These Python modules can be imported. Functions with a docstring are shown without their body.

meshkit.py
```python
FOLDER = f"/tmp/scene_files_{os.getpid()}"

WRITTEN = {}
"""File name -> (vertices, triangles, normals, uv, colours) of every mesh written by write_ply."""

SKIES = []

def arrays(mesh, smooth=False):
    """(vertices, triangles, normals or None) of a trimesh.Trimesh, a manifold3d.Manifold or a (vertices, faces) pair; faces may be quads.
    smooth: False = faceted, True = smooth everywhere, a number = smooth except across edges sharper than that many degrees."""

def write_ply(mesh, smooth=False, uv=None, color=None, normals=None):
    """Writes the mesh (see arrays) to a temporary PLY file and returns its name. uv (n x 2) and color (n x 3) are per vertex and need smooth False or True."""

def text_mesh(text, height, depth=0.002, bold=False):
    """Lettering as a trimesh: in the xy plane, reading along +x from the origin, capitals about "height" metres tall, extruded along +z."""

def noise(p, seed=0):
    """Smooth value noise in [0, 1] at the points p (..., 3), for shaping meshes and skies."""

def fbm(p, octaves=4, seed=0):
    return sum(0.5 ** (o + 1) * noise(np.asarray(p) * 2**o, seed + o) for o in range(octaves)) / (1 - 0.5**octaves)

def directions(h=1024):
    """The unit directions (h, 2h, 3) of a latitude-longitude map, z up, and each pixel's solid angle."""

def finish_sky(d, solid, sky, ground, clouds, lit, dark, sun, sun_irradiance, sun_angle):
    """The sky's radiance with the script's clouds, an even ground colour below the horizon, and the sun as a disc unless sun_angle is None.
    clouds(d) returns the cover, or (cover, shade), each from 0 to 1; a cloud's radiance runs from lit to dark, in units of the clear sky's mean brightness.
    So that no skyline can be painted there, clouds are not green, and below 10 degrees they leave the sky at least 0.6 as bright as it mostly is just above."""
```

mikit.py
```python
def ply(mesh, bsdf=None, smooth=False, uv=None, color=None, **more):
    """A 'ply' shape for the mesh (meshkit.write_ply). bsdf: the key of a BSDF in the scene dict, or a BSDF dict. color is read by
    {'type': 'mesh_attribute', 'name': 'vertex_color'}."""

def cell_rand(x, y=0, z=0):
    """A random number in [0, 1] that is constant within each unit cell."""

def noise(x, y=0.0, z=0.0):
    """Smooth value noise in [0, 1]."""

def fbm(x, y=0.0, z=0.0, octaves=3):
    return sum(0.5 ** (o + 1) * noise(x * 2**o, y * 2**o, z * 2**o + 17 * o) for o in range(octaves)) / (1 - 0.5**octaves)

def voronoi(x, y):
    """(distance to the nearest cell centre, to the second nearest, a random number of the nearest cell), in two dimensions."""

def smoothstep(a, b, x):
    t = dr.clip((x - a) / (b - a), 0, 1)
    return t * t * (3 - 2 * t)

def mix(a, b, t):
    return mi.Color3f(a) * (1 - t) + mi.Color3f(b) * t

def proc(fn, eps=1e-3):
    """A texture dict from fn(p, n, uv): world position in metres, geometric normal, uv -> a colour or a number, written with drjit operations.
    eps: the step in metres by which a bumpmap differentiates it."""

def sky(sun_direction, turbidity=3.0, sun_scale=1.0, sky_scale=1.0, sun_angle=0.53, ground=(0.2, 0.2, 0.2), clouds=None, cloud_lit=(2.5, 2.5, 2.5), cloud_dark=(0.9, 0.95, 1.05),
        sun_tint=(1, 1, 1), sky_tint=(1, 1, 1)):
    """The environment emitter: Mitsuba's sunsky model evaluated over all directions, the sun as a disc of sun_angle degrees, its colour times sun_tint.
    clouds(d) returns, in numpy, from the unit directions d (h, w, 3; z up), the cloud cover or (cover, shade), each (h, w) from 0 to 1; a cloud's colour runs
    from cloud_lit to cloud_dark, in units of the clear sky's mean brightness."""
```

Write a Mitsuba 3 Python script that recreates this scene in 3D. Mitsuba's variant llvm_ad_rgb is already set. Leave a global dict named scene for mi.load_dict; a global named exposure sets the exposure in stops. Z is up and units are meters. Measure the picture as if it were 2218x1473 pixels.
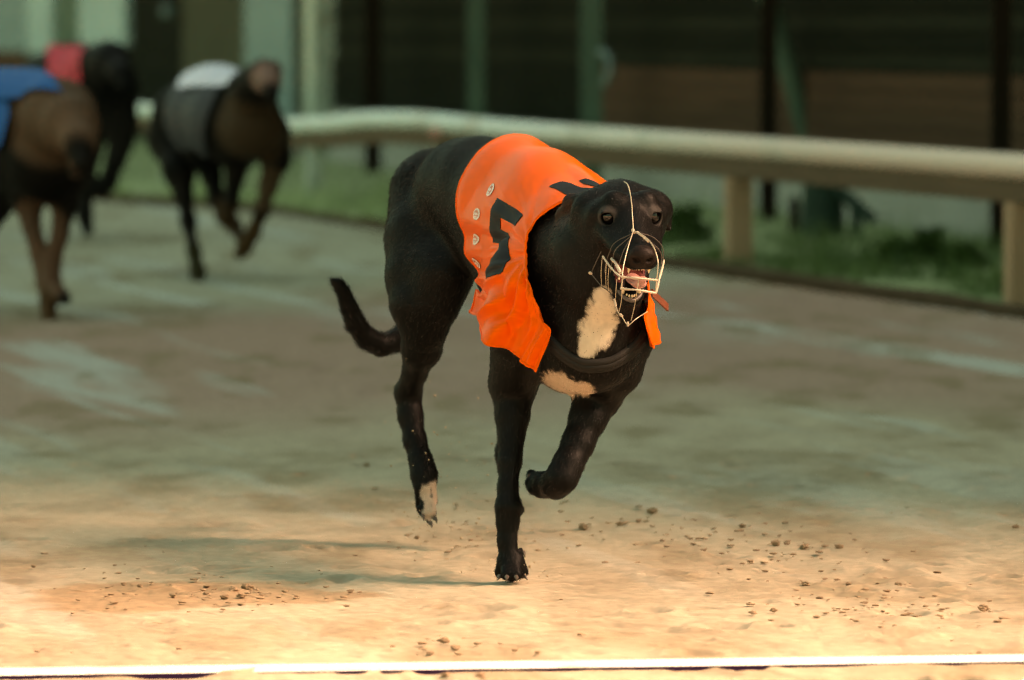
import math
import numpy as np
import trimesh
import drjit as dr
import mitsuba as mi
import mikit
import meshkit
from scipy.interpolate import RectBivariateSpline, RegularGridInterpolator
from scipy.ndimage import map_coordinates
from mikit import proc, noise, fbm, smoothstep, mix

T = mi.ScalarTransform4f
scene, labels = {}, {}

# ------------------------------------------------------------------ camera
F0, CX, CY, EYE_Z, HORIZON = 12300.0, 1109.0, 736.5, 0.914, 70.0
PITCH = math.atan((CY - HORIZON) / F0)
FWD = np.array([0, math.cos(PITCH), -math.sin(PITCH)])
UPV = np.array([0, math.sin(PITCH), math.cos(PITCH)])
EYE = np.array([0, 0, EYE_Z])
scene['camera'] = {
    'type': 'thinlens', 'fov': math.degrees(2 * math.atan(CX / F0)), 'fov_axis': 'x',
    'aperture_radius': 0.0185, 'focus_distance': 9.35, 'near_clip': 0.5, 'far_clip': 400.0,
    'to_world': T().look_at(origin=EYE.tolist(), target=(EYE + FWD).tolist(), up=[0, 0, 1])}

# ------------------------------------------------------------------ light
SUN = (0.74, 0.06, 0.62)


def overcast(d):
    """The standard overcast sky: three times as bright overhead as at the horizon."""
    return 0.62, 1 - (1 + 2 * np.clip(d[..., 2], 0, 1)) / 3


scene['sky_light'] = mikit.sky(SUN, turbidity=3, sun_scale=1.72, sky_scale=0.43, sun_angle=42, sun_tint=(1.0, 0.72, 0.62), sky_tint=(1.75, 1.75, 0.55),
                               clouds=overcast, cloud_lit=(1.30, 1.46, 1.33), cloud_dark=(0, 0, 0), ground=(0.2, 0.18, 0.14))
exposure = 3.72


# ------------------------------------------------------------------ helpers
def P(px, py, y):
    """The point at depth y (metres along +y) on the sight line of one point of the photograph."""
    d = FWD * F0 + np.array([1.0, 0, 0]) * (px - CX) - UPV * (py - CY)
    return EYE + d * (y / d[1])


def key_for(name, parent=None):
    base = f'{parent}__{name}' if parent else name
    key, n = base, 0
    while key in scene or key in labels:
        n += 1
        key = f'{base}_{n:03d}'
    return key


def thing(name, label, category, group=None):
    key = key_for(name)
    labels[key] = {'label': label, 'category': category}
    if group:
        labels[key]['group'] = group
    return key


def add(name, mesh, bsdf, parent=None, smooth=30, label=None, category=None, group=None, kind=None, color=None, **more):
    key = key_for(name, parent)
    scene[key] = mikit.ply(mesh, bsdf, smooth=smooth, color=color, **more)
    info = {k: v for k, v in (('label', label), ('category', category), ('group', group), ('kind', kind)) if v}
    if info:
        labels[key] = info
    return key


def unit(v):
    v = np.asarray(v, float)
    return v / np.linalg.norm(v)


def box(lo, hi):
    m = trimesh.creation.box(extents=np.subtract(hi, lo))
    m.apply_translation((np.add(lo, hi)) / 2)
    return m


def tube(points, radii, sides=8, caps=True):
    p = np.asarray(points, float)
    r = np.broadcast_to(np.asarray(radii, float), (len(p),))
    t = np.gradient(p, axis=0)
    t /= np.linalg.norm(t, axis=1, keepdims=True) + 1e-12
    a = np.cross(t[0], [0, 0, 1.0] if abs(t[0, 2]) < 0.9 else [1.0, 0, 0])
    rings = []
    for i in range(len(p)):
        a = a - t[i] * (a @ t[i])
        a = unit(a)
        b = np.cross(t[i], a)
        ang = np.arange(sides) * 2 * np.pi / sides
        rings.append(p[i] + r[i] * (np.cos(ang)[:, None] * a + np.sin(ang)[:, None] * b))
    v = np.vstack(rings)
    f = []
    for i in range(len(p) - 1):
        for j in range(sides):
            k = (j + 1) % sides
            q = [i * sides + j, i * sides + k, (i + 1) * sides + k, (i + 1) * sides + j]
            f += [[q[0], q[1], q[2]], [q[0], q[2], q[3]]]
    if caps:
        n = len(v)
        v = np.vstack([v, p[:1], p[-1:]])
        for j in range(sides):
            k = (j + 1) % sides
            f.append([n, k, j])
            f.append([n + 1, (len(p) - 1) * sides + j, (len(p) - 1) * sides + k])
    return trimesh.Trimesh(v, f, process=False)


def curve(points, n=24):
    """A smooth curve through the points (Catmull-Rom)."""
    p = np.asarray(points, float)
    p = np.vstack([2 * p[0] - p[1], p, 2 * p[-1] - p[-2]])
    out = []
    seg = len(p) - 3
    for i in range(seg):
        m = max(2, n // seg)
        for t in np.linspace(0, 1, m, endpoint=(i == seg - 1)):
            a, b, c, d = p[i:i + 4]
            out.append(0.5 * (2 * b + (c - a) * t + (2 * a - 5 * b + 4 * c - d) * t * t + (3 * b - a - 3 * c + d) * t ** 3))
    return np.array(out)


def join(meshes):
    return trimesh.util.concatenate([trimesh.Trimesh(m.vertices, m.faces, process=False) for m in meshes])


# --- bodies: a distance field of blended tapered bones and ellipsoids, skinned as one surface
class Body:
    def __init__(self):
        self.ops = []

    def bone(self, a, b, ra, rb, k=0.02, cut=False, squash=None):
        self.ops.append(('bone', np.array(a, float), np.array(b, float), ra, rb, k, cut, squash))

    def chain(self, pts, k=0.02, squash=None):
        for p, q in zip(pts[:-1], pts[1:]):
            self.bone(P(*p[:3]), P(*q[:3]), p[3], q[3], k, False, squash)

    def ball(self, c, r, k=0.02, cut=False):
        self.bone(c, np.array(c) + [0, 0, 1e-5], r, r, k, cut)

    def egg(self, c, axes, radii, k=0.02, cut=False):
        self.ops.append(('egg', np.array(c, float), np.array(axes, float), np.array(radii, float), None, k, cut, None))

    def field(self, h):
        los, his = [], []
        boxes = []
        for o in self.ops:
            if o[0] == 'bone':
                r = max(o[3], o[4])
                lo, hi = np.minimum(o[1], o[2]) - r, np.maximum(o[1], o[2]) + r
            else:
                r = o[3].max()
                lo, hi = o[1] - r, o[1] + r
            boxes.append((lo, hi))
            if not o[6]:
                los.append(lo), his.append(hi)
        lo, hi = np.min(los, 0) - 4 * h - 0.01, np.max(his, 0) + 4 * h + 0.01
        n = np.ceil((hi - lo) / h).astype(int) + 1
        ax = [(lo[i] + h * np.arange(n[i])).astype(np.float32) for i in range(3)]
        D = np.full(n, 0.08, np.float32)
        for o, (a, b) in zip(self.ops, boxes):
            k = o[5]
            m = k + 3 * h + 0.012
            s = [slice(max(0, int((a[i] - m - lo[i]) / h)), min(n[i], int((b[i] + m - lo[i]) / h) + 2)) for i in range(3)]
            x, y, z = ax[0][s[0]][:, None, None], ax[1][s[1]][None, :, None], ax[2][s[2]][None, None, :]
            if o[0] == 'bone':
                A, B, ra, rb = o[1], o[2], o[3], o[4]
                px, py, pz = x - A[0], y - A[1], z - A[2]
                v = B - A
                w = 1.0
                if o[7] is not None:
                    R, w = o[7]
                    f = 1 / w - 1
                    g = (px * R[0] + py * R[1] + pz * R[2]) * f
                    px, py, pz = px + g * R[0], py + g * R[1], pz + g * R[2]
                    v = v + f * (v @ R) * R
                l2 = float(v @ v) + 1e-12
                t = np.clip((px * v[0] + py * v[1] + pz * v[2]) / l2, 0, 1)
                d = np.sqrt((px - t * v[0]) ** 2 + (py - t * v[1]) ** 2 + (pz - t * v[2]) ** 2) - (ra + (rb - ra) * t)
                d = d * min(1.0, w)
            else:
                c, A, R = o[1], o[2], o[3]
                px, py, pz = x - c[0], y - c[1], z - c[2]
                k0 = k1 = 0
                for e in range(3):
                    q = px * A[e][0] + py * A[e][1] + pz * A[e][2]
                    k0 = k0 + (q / R[e]) ** 2
                    k1 = k1 + (q / R[e] ** 2) ** 2
                k0, k1 = np.sqrt(k0), np.sqrt(k1) + 1e-9
                d = k0 * (k0 - 1) / k1
            E = D[tuple(s)]
            if o[6]:
                q = np.clip(0.5 - 0.5 * (E + d) / k, 0, 1)
                D[tuple(s)] = E * (1 - q) - d * q + k * q * (1 - q)
            else:
                q = np.clip(0.5 + 0.5 * (E - d) / k, 0, 1)
                D[tuple(s)] = E * (1 - q) + d * q - k * q * (1 - q)
        return D, lo, h

    def mesh(self, h, rounds=4, shrink=0.0, keep=None):
        D, lo, h = self.field(h)
        if shrink:
            ax = [lo[i] + h * np.arange(D.shape[i]) for i in range(3)]
            far = np.sqrt((ax[0][:, None, None] - keep[0]) ** 2 + (ax[1][None, :, None] - keep[1]) ** 2 + (ax[2][None, None, :] - keep[2]) ** 2)
            D = D + np.float32(shrink) * np.clip((far - 0.13) / 0.06, 0, 1).astype(np.float32)
        self.D, self.lo, self.h = D, lo, h
        s = (D < 0)
        u = s.astype(np.uint8)
        c = sum(u[i:u.shape[0] - 1 + i, j:u.shape[1] - 1 + j, k:u.shape[2] - 1 + k] for i in (0, 1) for j in (0, 1) for k in (0, 1))
        act = (c > 0) & (c < 8)
        idx = np.argwhere(act)
        num = np.full(act.shape, -1, np.int32)
        num[act] = np.arange(len(idx))
        corner = np.array([[i, j, k] for i in (0, 1) for j in (0, 1) for k in (0, 1)])
        val = np.stack([D[tuple((idx + o).T)] for o in corner], 1)
        acc, cnt = np.zeros((len(idx), 3)), np.zeros(len(idx))
        for a in range(8):
            for b in range(a + 1, 8):
                if np.abs(corner[a] - corner[b]).sum() != 1:
                    continue
                hit = (val[:, a] < 0) != (val[:, b] < 0)
                t = np.where(hit, val[:, a] / np.where(hit, val[:, a] - val[:, b], 1), 0)
                acc += np.where(hit[:, None], corner[a] + t[:, None] * (corner[b] - corner[a]), 0)
                cnt += hit
        v = lo + h * (idx + acc / cnt[:, None])
        faces = []
        for a in range(3):
            b, c2 = (a + 1) % 3, (a + 2) % 3
            sl0, sl1 = [slice(None)] * 3, [slice(None)] * 3
            sl0[a], sl1[a] = slice(0, -1), slice(1, None)
            e = np.argwhere(s[tuple(sl0)] != s[tuple(sl1)])
            e = e[(e[:, b] > 0) & (e[:, c2] > 0) & (e[:, b] < act.shape[b]) & (e[:, c2] < act.shape[c2])]
            q = []
            for db, dc in ((-1, -1), (0, -1), (0, 0), (-1, 0)):
                o = e.copy()
                o[:, b] += db
                o[:, c2] += dc
                q.append(num[tuple(o.T)])
            q = np.stack(q, 1)
            inside = s[tuple(e.T)]
            q[~inside] = q[~inside][:, ::-1]
            faces.append(q)
        q = np.vstack(faces)
        f = np.vstack([q[:, [0, 1, 2]], q[:, [0, 2, 3]]])
        m = trimesh.Trimesh(v, f, process=False)
        from scipy.sparse import coo_matrix
        e = np.vstack([f[:, [0, 1]], f[:, [1, 2]], f[:, [2, 0]]])
        e = np.vstack([e, e[:, ::-1]])
        A = coo_matrix((np.ones(len(e)), (e[:, 0], e[:, 1])), shape=(len(v), len(v))).tocsr()
        A.data[:] = 1
        deg = np.asarray(A.sum(1)).clip(1)
        for _ in range(rounds):
            v = 0.5 * v + 0.5 * (A @ v) / deg
            g = self.grad(v, 0.5 * h)
            v = v - g * np.clip(self.dist(v), -0.5 * h, 0.5 * h)[:, None] * 0.7
        return trimesh.Trimesh(v, f, process=False)

    def dist(self, p):
        return map_coordinates(self.D, ((np.asarray(p) - self.lo) / self.h).T, order=1, mode='constant', cval=0.08)

    def grad(self, p, e=0.004):
        p = np.asarray(p, float)
        g = np.stack([self.dist(p + e * np.eye(3)[i]) - self.dist(p - e * np.eye(3)[i]) for i in range(3)], 1)
        return g / (np.linalg.norm(g, axis=1, keepdims=True) + 1e-9)


def sheet(outer, nrm, thick):
    a, b2 = outer, outer - nrm * thick
    n0, n1 = a.shape[:2]
    v = np.vstack([a.reshape(-1, 3), b2.reshape(-1, 3)])
    ii = np.arange(n0 * n1).reshape(n0, n1)
    q = np.stack([ii[:-1, :-1], ii[:-1, 1:], ii[1:, 1:], ii[1:, :-1]], -1).reshape(-1, 4)
    fa = np.vstack([q[:, [0, 1, 2]], q[:, [0, 2, 3]]])
    t = v[fa[len(fa) // 4]]
    fb = fa[:, ::-1] + n0 * n1
    rim = np.concatenate([ii[0], ii[1:, -1], ii[-1, -2::-1], ii[-2::-1, 0]])
    fr = []
    for x, y in zip(rim[:-1], rim[1:]):
        fr += [[x, x + n0 * n1, y], [y, x + n0 * n1, y + n0 * n1]]
    return trimesh.Trimesh(v, np.vstack([fa, fb, fr]), process=False)


def blob(p, c, r):
    """1 inside a soft ball of radius r round c, falling to 0 a quarter of r outside."""
    d = np.linalg.norm(p - np.asarray(c), axis=1) / r
    return np.clip((1.25 - d) / 0.25, 0, 1)


# ------------------------------------------------------------------ materials
def plain(rgb, rough=0.6, spec=0.5, **more):
    return {'type': 'twosided', 'bsdf': {'type': 'principled', 'base_color': {'type': 'rgb', 'value': list(rgb)}, 'roughness': rough, 'specular': spec, **more}}


def painted(fn, rough=0.7, spec=0.3, bump=None, scale=0.002, eps=1e-3, **more):
    b = {'type': 'principled', 'base_color': proc(fn), 'roughness': rough, 'specular': spec, **more}
    if bump:
        b = {'type': 'bumpmap', 'arbitrary': proc(bump, eps), 'scale': scale, 'bsdf': b}
    return {'type': 'twosided', 'bsdf': b}


TRK = (0.246, 0.969)     # the run of the track and its rail: along = (-0.246, 0.969), across = (0.969, 0.246)


def sand_color(p, n, uv):
    a = p.x * 0.969 + p.y * 0.246
    s = -p.x * 0.246 + p.y * 0.969
    wob = 0.18 * noise(s * 0.5, a * 0.6, 3.0)
    broad = fbm(a * 1.5 + wob, s * 0.16, 1.0, octaves=3)
    streak = fbm(a * 8.0 + 5 * wob, s * 0.55, 5.0, octaves=3)
    fine = fbm(p.x * 60, p.y * 60, 9.0, octaves=3)
    spots = fbm(p.x * 7, p.y * 3.0, 13.0, octaves=3)
    base = mix((0.385, 0.325, 0.235), (0.33, 0.27, 0.19), smoothstep(0.35, 0.65, spots))
    far = smoothstep(11.0, 16.0, p.y)
    base = mix(base, (0.235, 0.16, 0.115), smoothstep(0.42, 0.60, broad) * (0.22 + 0.25 * far))
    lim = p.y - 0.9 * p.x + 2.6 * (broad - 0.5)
    damp = smoothstep(12.2, 14.8, lim) * (1 - smoothstep(18.6, 21.6, lim))
    base = mix(base, (0.33, 0.215, 0.170), 0.85 * damp)
    base = mix(base, (0.36, 0.36, 0.27), 0.75 * smoothstep(19.0, 22.0, lim))  # far sand tinted pale green: green lamp light put into the colour
    base = mix(base, (0.48, 0.52, 0.49), smoothstep(0.56, 0.76, streak) * (0.18 + 0.42 * far))
    base = mix(base, (0.20, 0.15, 0.08), smoothstep(0.58, 0.76, spots) * (0.32 + 0.33 * far))
    red_patch = 1 - dr.sqrt(dr.square((p.x + 0.50) / 0.42) + dr.square((p.y - 9.28) / 0.36)) + 1.1 * (fbm(p.x * 3.0, p.y * 4.0, 21.0, octaves=3) - 0.5)  # red-brown patch in the near left sand
    base = mix(base, (0.275, 0.185, 0.105), 0.75 * smoothstep(0.12, 0.30, red_patch))
    return base * (0.84 + 0.32 * fine)


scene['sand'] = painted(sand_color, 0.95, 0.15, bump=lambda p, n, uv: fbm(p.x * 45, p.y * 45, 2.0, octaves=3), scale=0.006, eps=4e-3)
scene['sand_grain'] = plain((0.46, 0.36, 0.24), 0.9, 0.1)
scene['clod'] = painted(lambda p, n, uv: mix((0.36, 0.265, 0.175), (0.25, 0.17, 0.105), fbm(p.x * 90, p.y * 90, p.z * 90)), 0.95, 0.1)
scene['turf'] = painted(lambda p, n, uv: mix((0.18, 0.23, 0.11), (0.36, 0.40, 0.22), fbm(p.x * 5, p.y * 2, 0.0)), 0.9, 0.1)
scene['blade'] = painted(lambda p, n, uv: mix(mix((0.06, 0.12, 0.03), (0.18, 0.24, 0.09), fbm(p.x * 4, p.y * 1.5, 4.0)), (0.46, 0.54, 0.29), smoothstep(23.0, 28.0, p.y)), 0.7, 0.2)  # far blades paler: lamp light on the left verge painted in
scene['leaf'] = painted(lambda p, n, uv: mix((0.03, 0.075, 0.015), (0.09, 0.14, 0.03), noise(p.x * 30, p.y * 30, p.z * 30)), 0.6, 0.3)
scene['soil'] = painted(lambda p, n, uv: mix((0.10, 0.065, 0.04), (0.05, 0.035, 0.02), fbm(p.x * 20, p.y * 10, p.z * 20)), 0.95, 0.1)
scene['rail_white'] = painted(lambda p, n, uv: mix(mix((0.80, 0.60, 0.50), (0.80, 0.86, 0.82), smoothstep(20.5, 27.0, p.y)), (0.60, 0.55, 0.47), smoothstep(0.5, 0.8, fbm(p.x * 6, p.y * 2, p.z * 6))), 0.45, 0.5)  # near caps tinted pink: warm light painted into the white
scene['rail_timber'] = painted(lambda p, n, uv: mix((0.17, 0.115, 0.07), (0.10, 0.068, 0.04), fbm(p.x * 4, p.y * 2, p.z * 40)), 0.8, 0.2)
scene['post_timber'] = painted(lambda p, n, uv: mix((0.52, 0.34, 0.22), (0.36, 0.23, 0.14), fbm(p.x * 25, p.y * 25, p.z * 3)), 0.75, 0.25)
scene['post_white'] = painted(lambda p, n, uv: mix((0.60, 0.66, 0.58), (0.42, 0.45, 0.36), smoothstep(0.5, 0.8, fbm(p.x * 15, p.y * 15, p.z * 8))), 0.6, 0.4)
scene['concrete'] = painted(lambda p, n, uv: mix((0.47, 0.47, 0.44), (0.33, 0.33, 0.30), fbm(p.x * 3, p.y * 2, p.z * 6)), 0.85, 0.2)
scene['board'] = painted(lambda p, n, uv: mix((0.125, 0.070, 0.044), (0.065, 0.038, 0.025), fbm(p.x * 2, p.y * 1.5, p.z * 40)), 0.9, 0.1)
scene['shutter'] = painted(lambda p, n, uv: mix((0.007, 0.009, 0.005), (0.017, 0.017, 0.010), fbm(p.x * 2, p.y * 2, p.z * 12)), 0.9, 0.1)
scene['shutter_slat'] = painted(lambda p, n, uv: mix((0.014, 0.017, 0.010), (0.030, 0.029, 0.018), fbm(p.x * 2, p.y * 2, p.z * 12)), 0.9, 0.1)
scene['dark_post'] = plain((0.019, 0.013, 0.008), 0.9, 0.1)
scene['green_post'] = painted(lambda p, n, uv: mix((0.13, 0.20, 0.145), (0.08, 0.125, 0.09), fbm(p.x * 9, p.y * 9, p.z * 4)), 0.6, 0.3)
scene['olive'] = painted(lambda p, n, uv: mix((0.085, 0.085, 0.05), (0.055, 0.055, 0.035), fbm(p.x * 3, p.y * 2, p.z * 4)), 0.8, 0.2)
scene['pale_board'] = painted(lambda p, n, uv: mix((0.29, 0.39, 0.39), (0.21, 0.29, 0.30), fbm(p.x * 3, p.y * 2, p.z * 5)), 0.7, 0.3)
scene['bright_board'] = painted(lambda p, n, uv: mix((0.50, 0.66, 0.66), (0.40, 0.53, 0.54), fbm(p.x * 3, p.y * 2, p.z * 5)), 0.6, 0.3)
scene['roof_sheet'] = plain((0.05, 0.05, 0.05), 0.7, 0.3)
scene['line_white'] = painted(lambda p, n, uv: mix((0.82, 0.81, 0.77), (0.66, 0.60, 0.50), smoothstep(0.55, 0.8, fbm(p.x * 12, p.y * 60, 0.0))), 0.6, 0.4)
scene['line_edge_shade'] = plain((0.02, 0.008, 0.035), 0.8, 0.1)  # shade of the gap in front of the board, painted as dark purple
scene['bin_green'] = plain((0.02, 0.045, 0.03), 0.6, 0.3)
scene['reflector'] = plain((0.75, 0.34, 0.28), 0.4, 0.5)
scene['coat'] = {'type': 'twosided', 'bsdf': {'type': 'bumpmap', 'arbitrary': proc(lambda p, n, uv: fbm(p.x * 150, p.y * 60, p.z * 55, octaves=3), 2e-3), 'scale': 0.0011,
                 'bsdf': {'type': 'principled', 'base_color': {'type': 'mesh_attribute', 'name': 'vertex_color'}, 'roughness': 0.52, 'specular': 0.13}}}
FUR = 85000
scene['hair_dark'] = plain((0.0020, 0.0020, 0.0021), 0.40, 0.14)
scene['hair_mid'] = plain((0.0046, 0.0046, 0.0048), 0.27, 0.55)
scene['hair_brown'] = plain((0.0125, 0.0122, 0.0122), 0.27, 0.7)
scene['hair_pale'] = plain((0.74, 0.65, 0.54), 0.5, 0.3)
scene['far_coat'] = {'type': 'twosided', 'bsdf': {'type': 'principled', 'base_color': {'type': 'mesh_attribute', 'name': 'vertex_color'}, 'roughness': 0.6, 'specular': 0.08}}
scene['satin'] = {'type': 'twosided', 'bsdf': {'type': 'bumpmap', 'arbitrary': proc(lambda p, n, uv: noise(p.x * 700, p.y * 700, p.z * 700), 1e-3), 'scale': 0.0004,
                  'bsdf': {'type': 'principled', 'base_color': {'type': 'rgb', 'value': [0.80, 0.105, 0.0015]}, 'roughness': 0.36, 'specular': 0.5, 'spec_tint': 1.0}}}
scene['print_black'] = plain((0.007, 0.007, 0.010), 0.6, 0.3)
scene['badge_white'] = plain((0.72, 0.62, 0.56), 0.5, 0.5)
scene['badge_red'] = plain((0.55, 0.16, 0.10), 0.5, 0.5)
scene['band_black'] = plain((0.012, 0.011, 0.010), 0.7, 0.3)
scene['wire'] = plain((0.50, 0.42, 0.31), 0.35, 0.6, metallic=0.35)
scene['wire_dull'] = plain((0.10, 0.08, 0.065), 0.5, 0.4)
scene['tape'] = plain((0.55, 0.45, 0.35), 0.6, 0.4)
scene['leather'] = plain((0.16, 0.045, 0.02), 0.55, 0.4)
scene['eyeball'] = plain((0.0025, 0.0016, 0.001), 0.03, 0.55)
scene['tooth'] = plain((0.75, 0.62, 0.42), 0.3, 0.5)
scene['lip'] = plain((0.085, 0.068, 0.062), 0.4, 0.5)
scene['gum'] = plain((0.11, 0.022, 0.026), 0.35, 0.5)
scene['tongue'] = plain((0.50, 0.25, 0.22), 0.35, 0.6)
scene['claw'] = plain((0.10, 0.075, 0.06), 0.4, 0.5)
scene['rug_blue'] = plain((0.012, 0.10, 0.36), 0.6, 0.4)
scene['rug_red'] = plain((0.55, 0.03, 0.06), 0.6, 0.4)
scene['rug_white'] = plain((0.72, 0.70, 0.85), 0.6, 0.4)
scene['rug_black'] = plain((0.035, 0.035, 0.045), 0.6, 0.4)

# ------------------------------------------------------------------ ground
rng = np.random.default_rng(5)


def spread(parts):
    out = []
    for a, b, n in parts:
        out.append(np.linspace(a, b, n, endpoint=False))
    return np.concatenate(out + [[parts[-1][1]]])


def sand_height(x, y):
    p = np.stack([x, y, 0 * x], -1)
    a = x * 0.969 + y * 0.246
    s = -x * 0.246 + y * 0.969
    z = 0.010 * (meshkit.fbm(np.stack([a * 3.0, s * 0.8, 0 * x], -1), 3, 3) - 0.5)
    z += 0.006 * (meshkit.fbm(p * [9, 5, 1], 3, 7) - 0.5)
    pit = np.clip(meshkit.noise(p * [6, 3.2, 1] + 5, 11) - 0.74, 0, 1)
    z -= 0.035 * pit
    near = np.clip((13 - y) / 2, 0, 1) * np.clip((y - 6) / 1, 0, 1)
    z -= near * 0.030 * np.clip(meshkit.noise(p * [17, 26, 1] + 9, 13) - 0.78, 0, 1)
    z += near * 0.004 * (meshkit.fbm(p * [28, 22, 1], 2, 17) - 0.5)
    for cx, cy, r in PRINTS:
        m = (np.abs(x - cx) < 4 * r) & (np.abs(y - cy) < 6 * r)
        if m.any():
            q = ((x[m] - cx) / r) ** 2 + ((y[m] - cy) / (1.4 * r)) ** 2
            z[m] += -0.011 * np.exp(-q) + 0.006 * np.exp(-((np.sqrt(q) - 1.6) ** 2) * 3)
    return z - 0.004


PRINTS = [(rng.uniform(-0.95, 0.95), 7.9 + 4.4 * rng.random(), rng.uniform(0.014, 0.034)) for _ in range(90)]
gx = spread([(-80, -6, 24), (-6, -1.3, 60), (-1.3, 1.3, 230), (1.3, 6, 60), (6, 80, 24)])
gy = spread([(-60, 5, 24), (5, 7.6, 40), (7.6, 12.5, 400), (12.5, 25, 320), (25, 60, 120), (60, 220, 20)])
X, Y = np.meshgrid(gx, gy, indexing='ij')
Z = sand_height(X, Y)
ii = np.arange(len(gx) * len(gy)).reshape(len(gx), len(gy))
quads = np.stack([ii[:-1, :-1], ii[1:, :-1], ii[1:, 1:], ii[:-1, 1:]], -1).reshape(-1, 4)
add('sand_track', (np.stack([X, Y, Z], -1).reshape(-1, 3), quads), 'sand', smooth=True, label='raked sandy greyhound track with a damp brown band, red-brown patches and pale streaks', kind='structure')

# the grass verge behind the rail: its edge follows the rail
EDGE = np.array([(2.9, 13.5), (1.68, 18.25), (1.27, 19.7), (0.6, 22.3), (-0.51, 26.1), (-1.25, 29.0), (-2.6, 31.6), (-6, 33.5), (-16, 36.0)])


def edge_x(y):
    return np.interp(y, EDGE[:, 1], EDGE[:, 0])


vy = spread([(13.5, 36, 150), (36, 70, 40)])
rows, cols = [], 26
for y in vy:
    x0 = edge_x(y)
    x = x0 + (np.linspace(0, 1, cols) ** 1.6) * (26 if y > 30 else 9)
    k = np.stack([x, np.full(cols, y), 0 * x], -1)
    z = 0.012 + 0.03 * meshkit.fbm(k * [3, 2, 1], 3, 21) * np.clip((x - x0) * 6, 0, 1)
    z[0] = -0.02
    k[:, 2] = z
    rows.append(k)
rows = np.array(rows)
ii = np.arange(rows.shape[0] * cols).reshape(-1, cols)
quads = np.stack([ii[:-1, :-1], ii[:-1, 1:], ii[1:, 1:], ii[1:, :-1]], -1).reshape(-1, 4)
add('grass_verge', (rows.reshape(-1, 3), quads), 'turf', smooth=True, label='strip of green turf behind the rail', kind='structure')

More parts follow.
